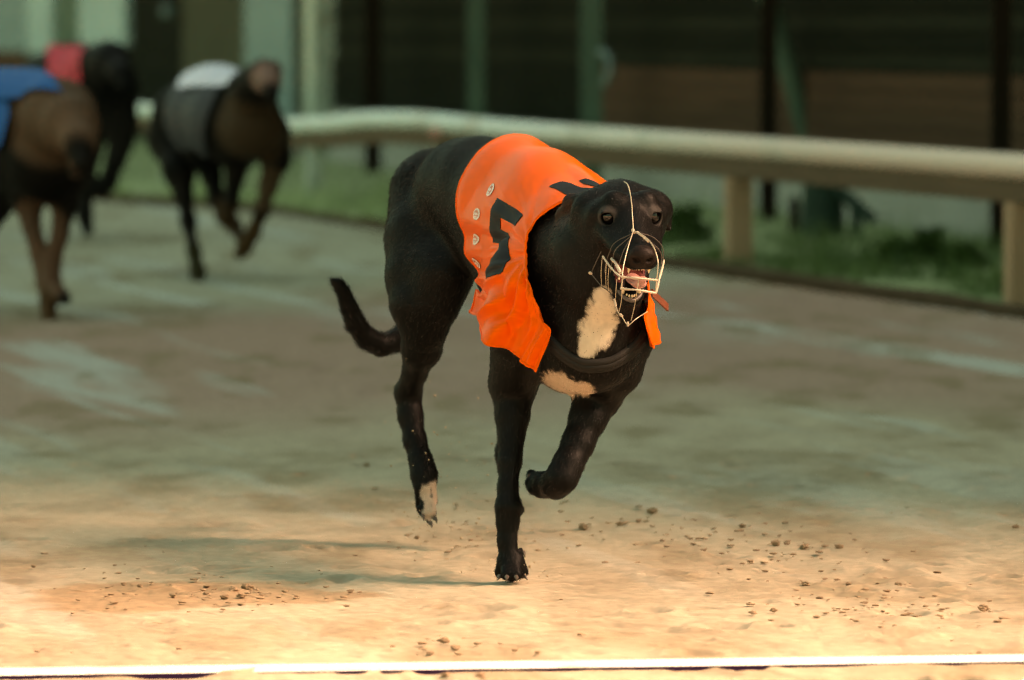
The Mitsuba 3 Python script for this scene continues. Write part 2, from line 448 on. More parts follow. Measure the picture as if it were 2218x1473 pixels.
# blades of grass on the verge
N = 26000
y = 17.5 + 24 * rng.random(N) ** 0.9
x = edge_x(y) + 0.02 + np.abs(rng.normal(0, 0.75, N))
dens = meshkit.fbm(np.stack([x * 2.2, y * 1.1, 0 * x], -1), 3, 31)
keep = dens > 0.44
x, y, dens = x[keep], y[keep], dens[keep]
hgt = (0.03 + 0.11 * np.clip(dens - 0.44, 0, 0.3) / 0.3) * (0.6 + 0.8 * rng.random(len(x)))
ang, lean = rng.random(len(x)) * 2 * np.pi, rng.normal(0, 0.4, len(x))
wd = 0.004 + 0.005 * rng.random(len(x))
b0 = np.stack([x - np.cos(ang) * wd, y - np.sin(ang) * wd, 0 * x + 0.005], -1)
b1 = np.stack([x + np.cos(ang) * wd, y + np.sin(ang) * wd, 0 * x + 0.005], -1)
tip = np.stack([x - np.sin(ang) * lean * hgt, y + np.cos(ang) * lean * hgt, hgt + 0.02], -1)
v = np.stack([b0, b1, tip], 1).reshape(-1, 3)
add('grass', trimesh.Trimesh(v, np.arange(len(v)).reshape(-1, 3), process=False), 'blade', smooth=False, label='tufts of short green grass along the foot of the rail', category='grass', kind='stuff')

# earth edging board between sand and turf
pts = np.array([(edge_x(yy) - 0.03, yy, 0.012) for yy in np.linspace(14, 31, 60)])
pts[:, 2] += 0.012 * (meshkit.noise(pts * 3, 4) - 0.5)
add('turf_edging', tube(pts, 0.03 * (0.7 + 0.6 * meshkit.noise(pts * [2, 2, 1], 9)), 8), 'soil', label='dark low earth edging where the sand meets the turf', category='edging')


# ------------------------------------------------------------------ finish line board
def finish_line():
    xs = np.linspace(-5.0, 5.0, 600)
    k = thing('finish_line', 'white finish line board set in the sand across the foreground', 'line')
    yc = 8.20 + 0.121 * xs
    prof = [(0.012, -0.02), (0.010, 0.002), (0.006, 0.0026), (-0.060, 0.0006), (-0.066, -0.0002)]
    v = np.array([[(x, c + a, b) for a, b in prof] for x, c in zip(xs, yc)])
    n = len(prof)
    ii = np.arange(len(xs) * n).reshape(-1, n)
    q = np.stack([ii[:-1, :-1], ii[:-1, 1:], ii[1:, 1:], ii[1:, :-1]], -1).reshape(-1, 4)
    add('top', (v.reshape(-1, 3), q), 'line_white', k, smooth=40)
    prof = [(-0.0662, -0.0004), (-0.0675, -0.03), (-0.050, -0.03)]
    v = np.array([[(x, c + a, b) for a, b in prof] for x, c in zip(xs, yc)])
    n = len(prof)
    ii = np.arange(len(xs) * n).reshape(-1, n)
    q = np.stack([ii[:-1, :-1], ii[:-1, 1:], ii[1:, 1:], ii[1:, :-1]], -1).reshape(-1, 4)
    add('front_edge', (v.reshape(-1, 3), q), 'line_edge_shade', k, smooth=40, label='front edge painted dark purple as a shaded gap, partly buried in sand')


finish_line()


# ------------------------------------------------------------------ clods of sand
def clod_mesh(c, r, seed):
    m = trimesh.creation.icosphere(3, 1.0)
    d = 0.25 + 1.5 * meshkit.fbm(m.vertices * 2.1 + seed * 7.3, 3, seed)
    v = m.vertices * d[:, None] * r * [1.25, 1.25, 0.75]
    v[:, 2] += 0.1 * r
    return trimesh.Trimesh(v + c, m.faces, process=False)


def ground_at(px, py):
    yy = EYE_Z * F0 / (py - HORIZON)
    return P(px, py, yy) * [1, 1, 0]


BIG = [(505, 1283, 13), (535, 1276, 14), (487, 1296, 10), (522, 1293, 10), (375, 1293, 7), (303, 1272, 7), (268, 1268, 6), (963, 1392, 12), (985, 1407, 9),
       (2130, 1320, 12), (1745, 1268, 9), (1946, 1270, 9), (1838, 1268, 7), (1262, 1143, 11), (1412, 1108, 12), (1342, 1137, 8), (1383, 1130, 7), (1608, 1141, 8),
       (1680, 1179, 11), (1742, 1187, 10), (1818, 1186, 9), (2200, 1143, 8), (1675, 1325, 8), (966, 1468, 11), (1040, 1467, 9), (72, 1229, 6), (794, 1008, 8), (903, 1166, 6),
       (1115, 1413, 6), (1165, 1418, 6), (2120, 1418, 5)]
for i, (px, py, r) in enumerate(BIG):
    c = ground_at(px, py)
    if (px, py) == (2130, 1320):
        l, g = 'largest dark clod lying alone on the sand at the lower right', None
    elif (px, py) == (794, 1008):
        l, g = 'small dark clod lying alone on the grey sand left of the hind leg', None
    elif (px, py) == (2200, 1143):
        l, g = 'small brown clod lying at the right edge of the photo', None
    elif (px, py) == (72, 1229):
        l, g = 'small brown clod lying alone near the left edge of the foreground', None
    elif (px, py) == (903, 1166):
        l, g = 'small clod on the sand below the lifted hind paw', None
    elif py > 1380:
        l, g = 'small brown clod close to the white finish line', 'clods along the finish line'
    elif px < 700:
        l, g = 'brown clod in the loose cluster on the sand at the lower left', 'clods at the lower left'
    elif py < 1200:
        l, g = 'brown clod in the scatter to the right of the standing paw', 'clods right of the standing paw'
    else:
        l, g = 'small brown clod in the scatter at the lower right foreground', 'clods at the lower right'
    add('sand_clod', clod_mesh(c, r / F0 * c[1] * 0.72, i), 'clod', smooth=True, label=l, category='clod', group=g)
crumbs = []
for (px, py, sx, sy, n) in [(1400, 1150, 150, 30, 60), (1700, 1195, 130, 25, 60), (1850, 1285, 170, 30, 60), (1980, 1335, 150, 14, 50), (520, 1290, 130, 22, 60), (300, 1275, 120, 22, 30),
                            (1000, 1405, 70, 20, 26), (940, 1150, 90, 40, 46), (1109, 1300, 1000, 120, 60), (960, 1460, 120, 10, 16)]:
    for _ in range(n):
        qx, qy = px + rng.normal() * sx, py + rng.normal() * sy
        if 1000 < qy < 1490 and not 1425 < qy < 1470:
            c = ground_at(qx, qy)
            m = trimesh.creation.icosphere(1, 1.0)
            r = (0.0012 + 0.0026 * rng.random() ** 2)
            v = m.vertices * r * (0.6 + 0.8 * rng.random((len(m.vertices), 1))) * [1.8, 1.8, 0.55]
            crumbs.append(trimesh.Trimesh(v + c, m.faces, process=False))
add('sand_crumbs', join(crumbs), 'clod', smooth=True, label='scattered crumbs of damp sand kicked up on the track', category='sand', kind='stuff')

# sand thrown up by the paws
spray = []
for c0, spread_, n in ((P(965, 1010, 10.15), (0.05, 0.12, 0.085), 170), (P(1120, 1235, 9.5), (0.05, 0.06, 0.014), 70), (P(985, 1150, 10.0), (0.06, 0.1, 0.03), 70)):
    for _ in range(n):
        c = c0 + rng.normal(size=3) * spread_
        if c[2] > 0.006:
            m = trimesh.creation.icosphere(1, 0.0006 + 0.0014 * rng.random() ** 3)
            spray.append(trimesh.Trimesh(m.vertices * (0.7 + 0.6 * rng.random(3)) + c, m.faces, process=False))
add('sand_spray', join(spray), 'sand_grain', smooth=True, label='fine sand grains flying up behind the paws of the black dog', category='sand', kind='stuff')

# ------------------------------------------------------------------ rail
RAIL_Z = 0.52
RY = [14.0, 20.0, 24.0, 25.5, 26.3, 27.3, 28.3, 29.3, 30.4, 32.0, 34.5, 38.0, 42.0, 46.0, 50.0]
RDZ = [0, 0, 0.0, 0.003, 0.010, 0.018, 0.004, -0.035, -0.062, -0.055, -0.040, -0.025, -0.02, -0.01, 0]


def rail_at(y):
    return np.stack([1.70 - 0.242 * (y - 18.4), y, RAIL_Z + np.interp(y, RY, RDZ)], -1)


def sweep(path, prof, close=True):
    t = np.gradient(path, axis=0)
    side = np.stack([t[:, 1], -t[:, 0], 0 * t[:, 0]], -1)
    side /= np.linalg.norm(side, axis=1, keepdims=True)
    v = np.array([[p + s * a + np.array([0, 0, b]) for a, b in prof] for p, s in zip(path, side)])
    n = len(prof)
    ii = np.arange(len(path) * n).reshape(-1, n)
    jj = np.roll(ii, -1, axis=1)
    q = np.stack([ii[:-1], jj[:-1], jj[1:], ii[1:]], -1).reshape(-1, 4)
    f = np.vstack([q[:, [0, 1, 2]], q[:, [0, 2, 3]]])
    caps = []
    for base in (0, (len(path) - 1) * n):
        for j in range(1, n - 1):
            tri = [base, base + j + 1, base + j]
            caps.append(tri if base == 0 else tri[::-1])
    m = trimesh.Trimesh(v.reshape(-1, 3), np.vstack([f, caps]), process=False)
    m.fix_normals()
    return m


rail = thing('track_rail', 'long white topped timber rail running along the edge of the track', 'rail')
ang = np.linspace(0, 2 * np.pi, 14, endpoint=False)
cap = [(0.050 * math.cos(a), -0.046 + 0.046 * math.sin(a)) for a in ang]
breaks = [13.0, 16.4, 21.2, 26.0, 30.8, 35.6, 40.4, 45.2, 50.0]
for a, b in zip(breaks[:-1], breaks[1:]):
    yy = np.linspace(a + 0.004, b - 0.004, 26)
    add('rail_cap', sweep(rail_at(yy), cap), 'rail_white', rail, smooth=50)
    add('rail_board', sweep(rail_at(yy), [(-0.028, -0.160), (-0.024, -0.164), (0.024, -0.164), (0.028, -0.160), (0.028, -0.086), (-0.028, -0.086)]), 'rail_timber', rail, smooth=30)
for i, yy in enumerate([15.3, 18.55, 21.83, 25.6, 29.7, 33.9, 38.0, 42.2, 46.4]):
    c = rail_at(np.array([yy]))[0]
    top = c[2] - 0.163
    m = box([-0.045, -0.045, -0.06], [0.045, 0.045, top])
    if i > 3:
        m = box([-0.04, -0.04, -0.06], [0.04, 0.04, top])
    m.apply_transform(trimesh.transformations.rotation_matrix(0.24 + 0.05 * rng.normal(), [0, 0, 1]))
    m.apply_translation([c[0], c[1], 0])
    add('post', m, 'post_timber' if i < 4 else 'post_white', rail, smooth=False, label='square timber post' if i < 4 else 'white painted post')
c = rail_at(np.array([26.7]))[0]
add('reflector', box(c + [-0.075, -0.05, -0.105], c + [-0.03, 0.02, -0.07]), 'reflector', rail, label='small pinkish reflector under the rail cap')

# ------------------------------------------------------------------ the long dark stand behind the rail
WX, WY = 2.16, 24.0
WD = unit([-0.227, 1, 0])                      # the run of its front
WN = np.array([-WD[1], WD[0], 0])              # towards the track
WBASE = np.array([WX, WY, 0])


def wall_s(px):
    """How far along the front of the stand (metres from its base point) a sight column of the photograph meets it."""
    d = 7.608 / ((px - CX) / F0 + 0.227)
    return (d - WY) / WD[1]


def slab(s0, s1, z0, z1, out0, out1):
    """A block along the front, from out0 (back) to out1 (front) metres before the wall plane."""
    c = [WBASE + WD * s + WN * o + np.array([0, 0, z]) for s in (s0, s1) for o in (out0, out1) for z in (z0, z1)]
    return trimesh.convex.convex_hull(np.array(c))


stand = thing('dark_stand', 'long dark single storey stand with shutters behind the rail', 'building')
S0, S1 = -9.0, 34.0
add('wall', slab(S0, S1, -0.2, 3.2, -0.4, -0.06), 'shutter', stand, smooth=False)
add('roof', slab(S0 - 0.5, S1 + 0.5, 3.2, 3.32, -6, 1.1), 'roof_sheet', stand, smooth=False)
xs = [-9, -5.5, -2.2, wall_s(2160), wall_s(1665), wall_s(1280), wall_s(1030), wall_s(715)]
for a, b in zip(xs[:-1], xs[1:]):
    add('plinth_panel', slab(a + 0.012, b - 0.012, -0.2, 0.385, -0.06, 0.0), 'concrete', stand, smooth=False)
    for k in range(4):
        z = 0.392 + 0.085 * k
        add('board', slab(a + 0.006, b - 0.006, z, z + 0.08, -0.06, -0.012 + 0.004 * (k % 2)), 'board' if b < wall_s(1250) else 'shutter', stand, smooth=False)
    for k in range(14):
        z = 0.74 + 0.09 * k
        add('shutter_slat', slab(a + 0.05, b - 0.05, z, z + 0.078, -0.06, -0.028 + 0.010 * (k % 2)), 'shutter' if k % 2 else 'shutter_slat', stand, smooth=False)
s_end = wall_s(715)
for px0, px1, z0, z1, out, m, nm in [
        (656, 688, -0.1, 3.1, 0.05, 'olive', 'wall_panel'), (690, 712, -0.1, 3.1, 0.10, 'post_white', 'post'),
        (546, 650, 0.3, 3.1, 0.06, 'pale_board', 'wall_panel'), (402, 540, -0.1, 3.1, 0.03, 'olive', 'wall_panel'), (290, 398, -0.1, 3.1, 0.02, 'shutter', 'wall_panel'),
        (186, 286, 0.80, 3.1, 0.06, 'bright_board', 'wall_panel'), (186, 286, -0.1, 0.79, 0.05, 'olive', 'wall_panel'),
        (132, 182, -0.1, 3.1, 0.04, 'green_post', 'wall_panel'), (72, 128, 0.72, 3.1, 0.06, 'bright_board', 'wall_panel'), (72, 128, -0.1, 0.71, 0.05, 'olive', 'wall_panel'),
        (-10, 66, 0.74, 3.1, 0.04, 'pale_board', 'wall_panel'), (-10, 66, -0.1, 0.73, 0.03, 'board', 'wall_panel'), (-140, -16, 0.74, 3.1, 0.04, 'pale_board', 'wall_panel')]:
    a, b = sorted((wall_s(px0), wall_s(px1)))
    add(nm, slab(a + 0.02, b - 0.02, z0, z1, -0.06, out), m, stand, smooth=False)
add('plinth_panel', slab(wall_s(650) + 0.0, wall_s(546), 0.0, 0.29, -0.06, 0.05), 'concrete', stand, smooth=False)


def stand_post(px0, px1, m, label, out=0.30, z1=3.1):
    a = ((px0 + px1) / 2 - CX) / F0
    k = -(WX + WN[0] * out - a * (WY + WN[1] * out)) / (WD[0] - a * WD[1])
    c = WBASE + WD * k + WN * out
    w = (px1 - px0) / F0 * c[1] / 2
    return add('post', trimesh.creation.box(extents=[2 * w, 2 * w, z1 + 0.3], transform=trimesh.transformations.translation_matrix([c[0], c[1], (z1 - 0.3) / 2])), m, stand, smooth=False, label=label)


stand_post(1012, 1050, 'green_post', 'grey green roof post, the left one of the pair')
kp = stand_post(1258, 1304, 'green_post', 'grey green roof post with a pale hook')
stand_post(1646, 1682, 'dark_post', 'dark post beside the leaning brace')
stand_post(2146, 2188, 'dark_post', 'dark post near the right end')
stand_post(790, 826, 'dark_post', 'dark post in shadow')
add('brace', tube([P(1648, -60, 27.3), P(1752, 300, 27.4)], [0.05, 0.048], 8), 'green_post', stand, label='slanting brace running down from the roof')
hook = curve([P(1296, 112, 30.1), P(1314, 116, 30.05), P(1322, 140, 30.0), P(1318, 165, 30.0), P(1308, 182, 30.05)], 24)
add('hook', tube(hook, 0.016, 8), 'pale_board', stand, label='pale curved hook on the post')
add('wall_lamp', trimesh.creation.icosphere(2, 0.05).apply_translation(P(362, 25, 44.8)), 'pale_board', stand, label='small round grey unlit lamp')

# things standing behind the rail on the right
b = thing('green_bin', 'dark green tapering bin standing behind the rail beside the dark post', 'bin')
c = P(1782, 526, 24.6)
m = trimesh.creation.revolve(np.array([[0.0, 0], [0.095, 0], [0.098, 0.02], [0.085, 0.30], [0.09, 0.305], [0.09, 0.33], [0.03, 0.36], [0, 0.362]]), sections=28)
add('body', m.apply_translation([c[0], c[1], 0]), 'bin_green', b, smooth=40)
add('handle', tube(curve([P(1800, 402, 24.55), P(1850, 440, 24.5), P(1890, 478, 24.45)], 10), [0.028] * 10, 8), 'bin_green', b, label='dark slanting handle')
add('handle', tube(curve([P(1850, 440, 24.5), P(1856, 500, 24.5), P(1858, 545, 24.5)], 8), [0.022] * 8, 8), 'bin_green', b, label='dark prop under the handle')
c = P(1721, 530, 25.3)
add('marker_peg', tube([[c[0], c[1], -0.05], [c[0], c[1], 0.16], [c[0], c[1], 0.19]], [0.026, 0.024, 0.008], 8), 'dark_post', smooth=30, label='short dark peg in the grass left of the green bin', category='peg')


def plant(px, y, h, n, label, seed, width=0.09):
    r = np.random.default_rng(seed)
    k = thing('verge_plant', label, 'plant')
    c = P(px, 560, y) * [1, 1, 0]
    stems, leaves = [], []
    for i in range(n):
        a, lean = r.random() * 6.28, r.random() * 0.5
        tipp = c + [math.cos(a) * lean * h, math.sin(a) * lean * h, h * (0.6 + 0.4 * r.random())]
        base = c + [r.normal() * width * 0.4, r.normal() * width * 0.4, -0.01]
        st = curve([base, (base + tipp) / 2 + [0, 0, 0.1 * h], tipp], 8)
        stems.append(tube(st, 0.0025, 4))
        for q in st[2:]:
            for _ in range(3):
                d = unit(r.normal(size=3) + [0, 0, 0.5])
                w = unit(np.cross(d, r.normal(size=3)))
                L = 0.05 * (0.6 + 0.8 * r.random())
                vv = np.array([q, q + d * L * 0.5 + w * L * 0.22, q + d * L, q + d * L * 0.5 - w * L * 0.22])
                leaves.append(trimesh.Trimesh(vv, [[0, 1, 2], [0, 2, 3]], process=False))
    add('stem', join(stems), 'leaf', k)
    add('foliage', join(leaves), 'leaf', k, smooth=False)


plant(2010, 21.9, 0.13, 26, 'dark leafy weed in front of the pale plinth, left of the right rail post', 1)
plant(1945, 21.6, 0.11, 30, 'low bushy weed between the green bin and the right rail post', 2, 0.2)
plant(2085, 21.3, 0.10, 26, 'small weed nearest to the right rail post', 3, 0.16)
plant(1480, 24.0, 0.16, 30, 'green weed right behind the head of the black dog', 4, 0.16)

bf = thing('boundary_fence', 'plain dark boarded fence far beyond the left side of the track', 'fence')
for i in range(22):
    add('panel', box([-62 + 2.5 * i + 0.02, 64.0, -0.2], [-62 + 2.5 * i + 2.48, 64.06, 2.6]), 'board', bf, smooth=False)
    add('post', box([-62 + 2.5 * i - 0.05, 63.9, -0.2], [-62 + 2.5 * i + 0.05, 64.0, 2.7]), 'dark_post', bf, smooth=False)

# added unseen block on the right, placed to shade the track past the line
blk = thing('added_shade_block', 'added unseen dark block outside the right edge, placed to shade the track', 'building')
BY = 8.3
add('wall', box([8.0, BY, -0.3], [15.0, 75.0, 26.0]), 'shutter', blk, smooth=False)
add('roof', box([7.6, BY - 0.0, 26.0], [15.4, 75.4, 26.3]), 'roof_sheet', blk, smooth=False)
for i in range(24):
    add('window', box([7.97, BY + 3 + 6 * (i % 8), 2.0 + 7.5 * (i // 8)], [8.0, BY + 6 + 6 * (i % 8), 3.4 + 7.5 * (i // 8)]), 'pale_board', blk, smooth=False)

# ------------------------------------------------------------------ the racing greyhound in front
dog = thing('racing_greyhound', 'black greyhound in an orange number 5 jacket running with a wire muzzle', 'dog')
B = Body()
sp0, sp1 = P(1130, 320, 9.85), P(1297, 414, 9.40)
HEAD = unit((sp1 - sp0) * [1, 1, 0])                 # where the dog runs
RIGHT = np.array([HEAD[1], -HEAD[0], 0])              # its own right, on the left in the photograph


def narrow(w):
    return (RIGHT, w)


# trunk
B.chain([(985, 430, 10.16, 0.085), (1045, 410, 10.0, 0.088)], 0.03)
B.ball(P(1012, 402, 10.08), 0.080, 0.05)
B.chain([(1045, 410, 10.0, 0.088), (1118, 455, 9.84, 0.112)], 0.03, narrow(0.9))
B.chain([(1118, 455, 9.84, 0.112), (1180, 545, 9.66, 0.155)], 0.03, narrow(0.66))
B.chain([(1180, 545, 9.66, 0.155), (1238, 630, 9.50, 0.178)], 0.03, narrow(0.58))
B.ball(P(1290, 745, 9.39), 0.075, 0.05)
B.chain([(1215, 472, 9.60, 0.05), (1275, 508, 9.46, 0.045)], 0.05)
# neck
B.chain([(1262, 560, 9.46, 0.092), (1300, 545, 9.34, 0.072), (1335, 505, 9.27, 0.052)], 0.04)
B.chain([(1285, 690, 9.40, 0.075), (1318, 610, 9.31, 0.05), (1345, 560, 9.27, 0.035)], 0.04)
# front legs
B.chain([(1160, 600, 9.50, 0.07), (1132, 730, 9.45, 0.056), (1112, 830, 9.53, 0.043), (1110, 900, 9.51, 0.0300), (1104, 1000, 9.48, 0.0212), (1100, 1055, 9.465, 0.0182),
         (1101, 1098, 9.455, 0.0232), (1100, 1130, 9.455, 0.0205), (1098, 1170, 9.45, 0.0172), (1104, 1215, 9.445, 0.0200)], 0.010)
B.ball(P(1128, 1192, 9.46), 0.0075, 0.008)
B.chain([(1130, 1105, 9.47, 0.008), (1118, 1100, 9.46, 0.010)], 0.01)
for i, (px, py, dd, r) in enumerate([(1084, 1240, 9.45, 0.0125), (1099, 1243, 9.425, 0.014), (1117, 1243, 9.425, 0.014), (1132, 1240, 9.45, 0.0125)]):
    B.chain([(1104 + (px - 1104) * 0.6, 1212, 9.445, 0.014), (px, py, dd, r)], 0.007)
B.ball(P(1108, 1243, 9.47), 0.016, 0.01)
B.chain([(1320, 640, 9.47, 0.056), (1358, 735, 9.42, 0.043), (1336, 800, 9.44, 0.042), (1296, 855, 9.49, 0.040), (1274, 905, 9.46, 0.0315), (1252, 960, 9.44, 0.0275), (1232, 1003, 9.42, 0.0255),
         (1217, 1035, 9.41, 0.0265), (1203, 1050, 9.43, 0.0235), (1180, 1050, 9.47, 0.0215), (1166, 1047, 9.49, 0.0215)], 0.016)
for (px, py, dd) in [(1151, 1030, 9.50), (1148, 1046, 9.485), (1154, 1060, 9.475), (1168, 1066, 9.465)]:
    B.chain([(1172, 1048, 9.48, 0.014), (px, py, dd, 0.0115)], 0.006)
B.ball(P(1150, 1026, 9.50), 0.009, 0.005)
# hind leg on the near side
B.chain([(950, 430, 10.18, 0.092), (918, 520, 10.13, 0.070), (912, 600, 10.08, 0.064), (912, 660, 10.05, 0.056), (918, 710, 10.05, 0.043), (913, 755, 10.08, 0.037), (899, 805, 10.13, 0.0235),
         (884, 850, 10.18, 0.0255), (889, 900, 10.17, 0.0238), (899, 955, 10.15, 0.0218), (912, 1000, 10.13, 0.0222), (919, 1030, 10.12, 0.0248), (921, 1052, 10.11, 0.0220)], 0.012)
B.chain([(935, 500, 10.1, 0.06), (965, 590, 10.02, 0.045), (950, 660, 10.02, 0.035)], 0.04)
B.bone(P(890, 800, 10.19), P(865, 843, 10.21), 0.006, 0.0105, 0.010)
for (px, py, dd, r) in [(908, 1100, 10.12, 0.009), (922, 1112, 10.09, 0.010), (936, 1108, 10.09, 0.0105), (940, 1085, 10.11, 0.010)]:
    B.chain([(912 + (px - 912) * 0.6, 1052, 10.11, 0.013), (px, py, dd, r)], 0.006)
for (px, py) in [(914, 1118), (931, 1136), (941, 1124)]:
    B.chain([(px - 6, py - 16, 10.095, 0.0085), (px, py, 10.09, 0.0055)], 0.006)
# the other hind leg, drawn up under the body
B.chain([(1055, 430, 10.08, 0.085), (1095, 540, 9.98, 0.06), (1118, 640, 9.92, 0.05), (1110, 760, 10.05, 0.026), (1108, 800, 10.1, 0.02), (1104, 900, 10.06, 0.018), (1102, 980, 10.02, 0.02),
         (1102, 1020, 10.0, 0.022)], 0.03)
# flank and tuck up
B.chain([(1050, 470, 9.98, 0.062), (1115, 610, 9.82, 0.060)], 0.05)
# tail
B.chain([(985, 440, 10.24, 0.035), (930, 560, 10.35, 0.026), (903, 690, 10.36, 0.0215), (868, 735, 10.35, 0.0200), (826, 748, 10.33, 0.0188), (794, 733, 10.31, 0.0176), (770, 700, 10.29, 0.0162),
         (756, 665, 10.28, 0.0138), (744, 632, 10.27, 0.0100), (731, 614, 10.265, 0.0066), (716, 605, 10.26, 0.0034)], 0.022)

# head, in its own frame
E0 = P(1369, 476, 9.205)
HF = unit(P(1394, 553, 9.105) - E0)
HR = unit(np.cross(HF, [0, 0, 1.0]))
if HR[0] < 0:
    HR = -HR
HU = unit(np.cross(HR, HF))
if HU[2] < 0:
    HU = -HU
E0 = E0 + HF * -0.008


def H(r, u, f):
    return E0 + HR * r + HU * u + HF * f


AX = np.array([HR, HU, HF])
B.egg(H(0, -0.028, -0.068), AX, (0.058, 0.044, 0.075), 0.025)
for s in (-1, 1):
    B.ball(H(s * 0.026, 0.014, -0.024), 0.020, 0.02)
    B.ball(H(s * 0.047, -0.012, -0.030), 0.020, 0.02)
    B.bone(H(s * 0.052, -0.030, -0.075), H(s * 0.036, -0.052, -0.015), 0.032, 0.017, 0.022)
    B.bone(H(s * 0.036, -0.028, 0.0), H(s * 0.0215, -0.022, 0.085), 0.019, 0.0145, 0.014)
    B.bone(H(s * 0.0215, -0.022, 0.085), H(s * 0.014, -0.021, 0.104), 0.0145, 0.0125, 0.010)
B.bone(H(0, -0.010, -0.01), H(0, -0.012, 0.100), 0.034, 0.0185, 0.02)
B.egg(H(0, -0.006, 0.112), AX, (0.0215, 0.0160, 0.016), 0.005)
for s in (-1, 1):
    B.egg(H(s * 0.0105, -0.0100, 0.127), AX, (0.0072, 0.0056, 0.014), 0.002, cut=True)
# the opened mouth: upper jaw hollowed from below, the lower jaw swung down
B.egg(H(0, -0.056, 0.060), AX, (0.0235, 0.0245, 0.078), 0.004, cut=True)
JH, JT = H(0, -0.055, -0.05), H(0, -0.116, 0.058)
for s in (-1, 1):
    B.bone(H(s * 0.038, -0.055, -0.052), H(s * 0.0175, -0.110, 0.038), 0.019, 0.011, 0.010)
    B.bone(H(s * 0.0175, -0.110, 0.038), H(s * 0.007, -0.121, 0.060), 0.011, 0.010, 0.006)
B.bone(H(0, -0.092, -0.030), H(0, -0.124, 0.040), 0.028, 0.012, 0.014)
# eyes: a lid swelling with the ball let into it
EYES = [H(-0.0352, 0.000, -0.004), H(0.0352, 0.000, -0.004)]
for s, c in zip((-1, 1), EYES):
    look = unit(HF * 1.0 + HR * s * 0.55 + HU * 0.12)
    B.ball(c - look * 0.0005, 0.0172, 0.008)
    B.bone(c + HU * 0.0085 + look * 0.0085 - HR * 0.009, c + HU * 0.0080 + look * 0.0085 + HR * 0.009, 0.0042, 0.0042, 0.004)
    B.ball(c + look * 0.0130 - HU * 0.001, 0.0112, 0.002, cut=True)
    B.ball(c, 0.0125, 0.001, cut=True)
# ears: one folded flat against the neck, the other just showing past the cheek
VIEW = unit(P(1240, 470, 9.3) - EYE)
B.chain([(1268, 432, 9.305, 0.011), (1240, 440, 9.335, 0.017), (1222, 466, 9.36, 0.0175), (1216, 494, 9.38, 0.007)], 0.006, (VIEW, 0.5))
B.bone(P(1262, 445, 9.29), P(1256, 500, 9.31), 0.0085, 0.009, 0.008)
B.chain([(1418, 442, 9.31, 0.012), (1436, 466, 9.32, 0.0125), (1447, 493, 9.31, 0.006)], 0.008)

skin = B.mesh(0.0032, 4, 0.0026, E0)
vtx = np.array(skin.vertices)
col = np.tile(np.array([0.0028, 0.0025, 0.0023]), (len(vtx), 1))
nz = meshkit.fbm(vtx * [150, 150, 55], 3, 3)
nz2 = meshkit.fbm(vtx * 14, 3, 5)
col = col * (0.7 + 0.8 * nz2)[:, None]
brown = np.array([0.045, 0.028, 0.018])
front = vtx[:, 1] < 9.75


def patch(c, r, rgb, soft=0.45, wob=0.45):
    global col
    d = np.linalg.norm((vtx - np.asarray(c)) / np.asarray(r), axis=1) + wob * (nz - 0.5) * 2
    w = np.clip((1 + soft - d) / soft, 0, 1)[:, None]
    col = col * (1 - w) + np.array(rgb) * w * (0.82 + 0.36 * nz)[:, None]


CREAM = (0.70, 0.60, 0.48)
loc = (vtx - E0) @ AX.T
# throat flash and breast flash
for q, r in [((1304, 636, 9.30), 0.013), ((1303, 662, 9.31), 0.020), ((1302, 692, 9.32), 0.022), ((1292, 718, 9.32), 0.022), ((1277, 742, 9.32), 0.016), ((1268, 760, 9.33), 0.010)]:
    patch(P(*q), (r, 0.07, r), CREAM)
for q, r in [((1205, 832, 9.40), 0.020), ((1230, 845, 9.40), 0.019), ((1262, 842, 9.40), 0.014)]:
    patch(P(*q), (r * 1.15, 0.09, r * 0.9), (0.60, 0.44, 0.32))
for q, r in [((926, 1068, 10.09), 0.011), ((936, 1090, 10.08), 0.012), ((942, 1058, 10.08), 0.010), ((930, 1112, 10.08), 0.010)]:
    patch(P(*q), (r * 0.8, 0.04, r * 1.1), (0.60, 0.46, 0.37), wob=1.1)
for q, r in [((1226, 462, 9.35), 0.026)]:
    patch(P(*q), (r * 0.9, 0.04, r * 1.3), (0.030, 0.017, 0.013), wob=0.3)
for s_, c in zip((-1, 1), EYES):
    w = np.clip(1 - np.abs(np.linalg.norm(vtx - c, axis=1) - 0.0175) / 0.003, 0, 1)[:, None]
    col = col * (1 - w) + np.array([0.040, 0.035, 0.032]) * w
# nose leather, gums and the inside of the mouth
nose = (np.linalg.norm((loc - [0, -0.007, 0.118]) / [0.025, 0.020, 0.022], axis=1) < 1)
col[nose] = [0.014, 0.009, 0.0075]
inside = (np.abs(loc[:, 0]) < 0.024) & (loc[:, 2] > -0.045) & (loc[:, 2] < 0.112) & (loc[:, 1] < -0.036) & (loc[:, 1] > -0.10 - 0.1 * (loc[:, 2] - 0.06))
nrm = skin.vertex_normals @ AX.T
facing_in = inside & ((nrm[:, 1] * np.sign(loc[:, 1] + 0.068) < -0.25) | (np.abs(loc[:, 0]) < 0.012))
col[facing_in] = [0.13, 0.035, 0.03]
tan = np.clip(1 - np.linalg.norm((loc - [0, -0.06, 0.02]) / [0.06, 0.03, 0.06], axis=1), 0, 1)
col += (tan * 0.02)[:, None] * np.array([1.0, 0.6, 0.4])
add('body', skin, 'coat', dog, smooth=True, color=col)



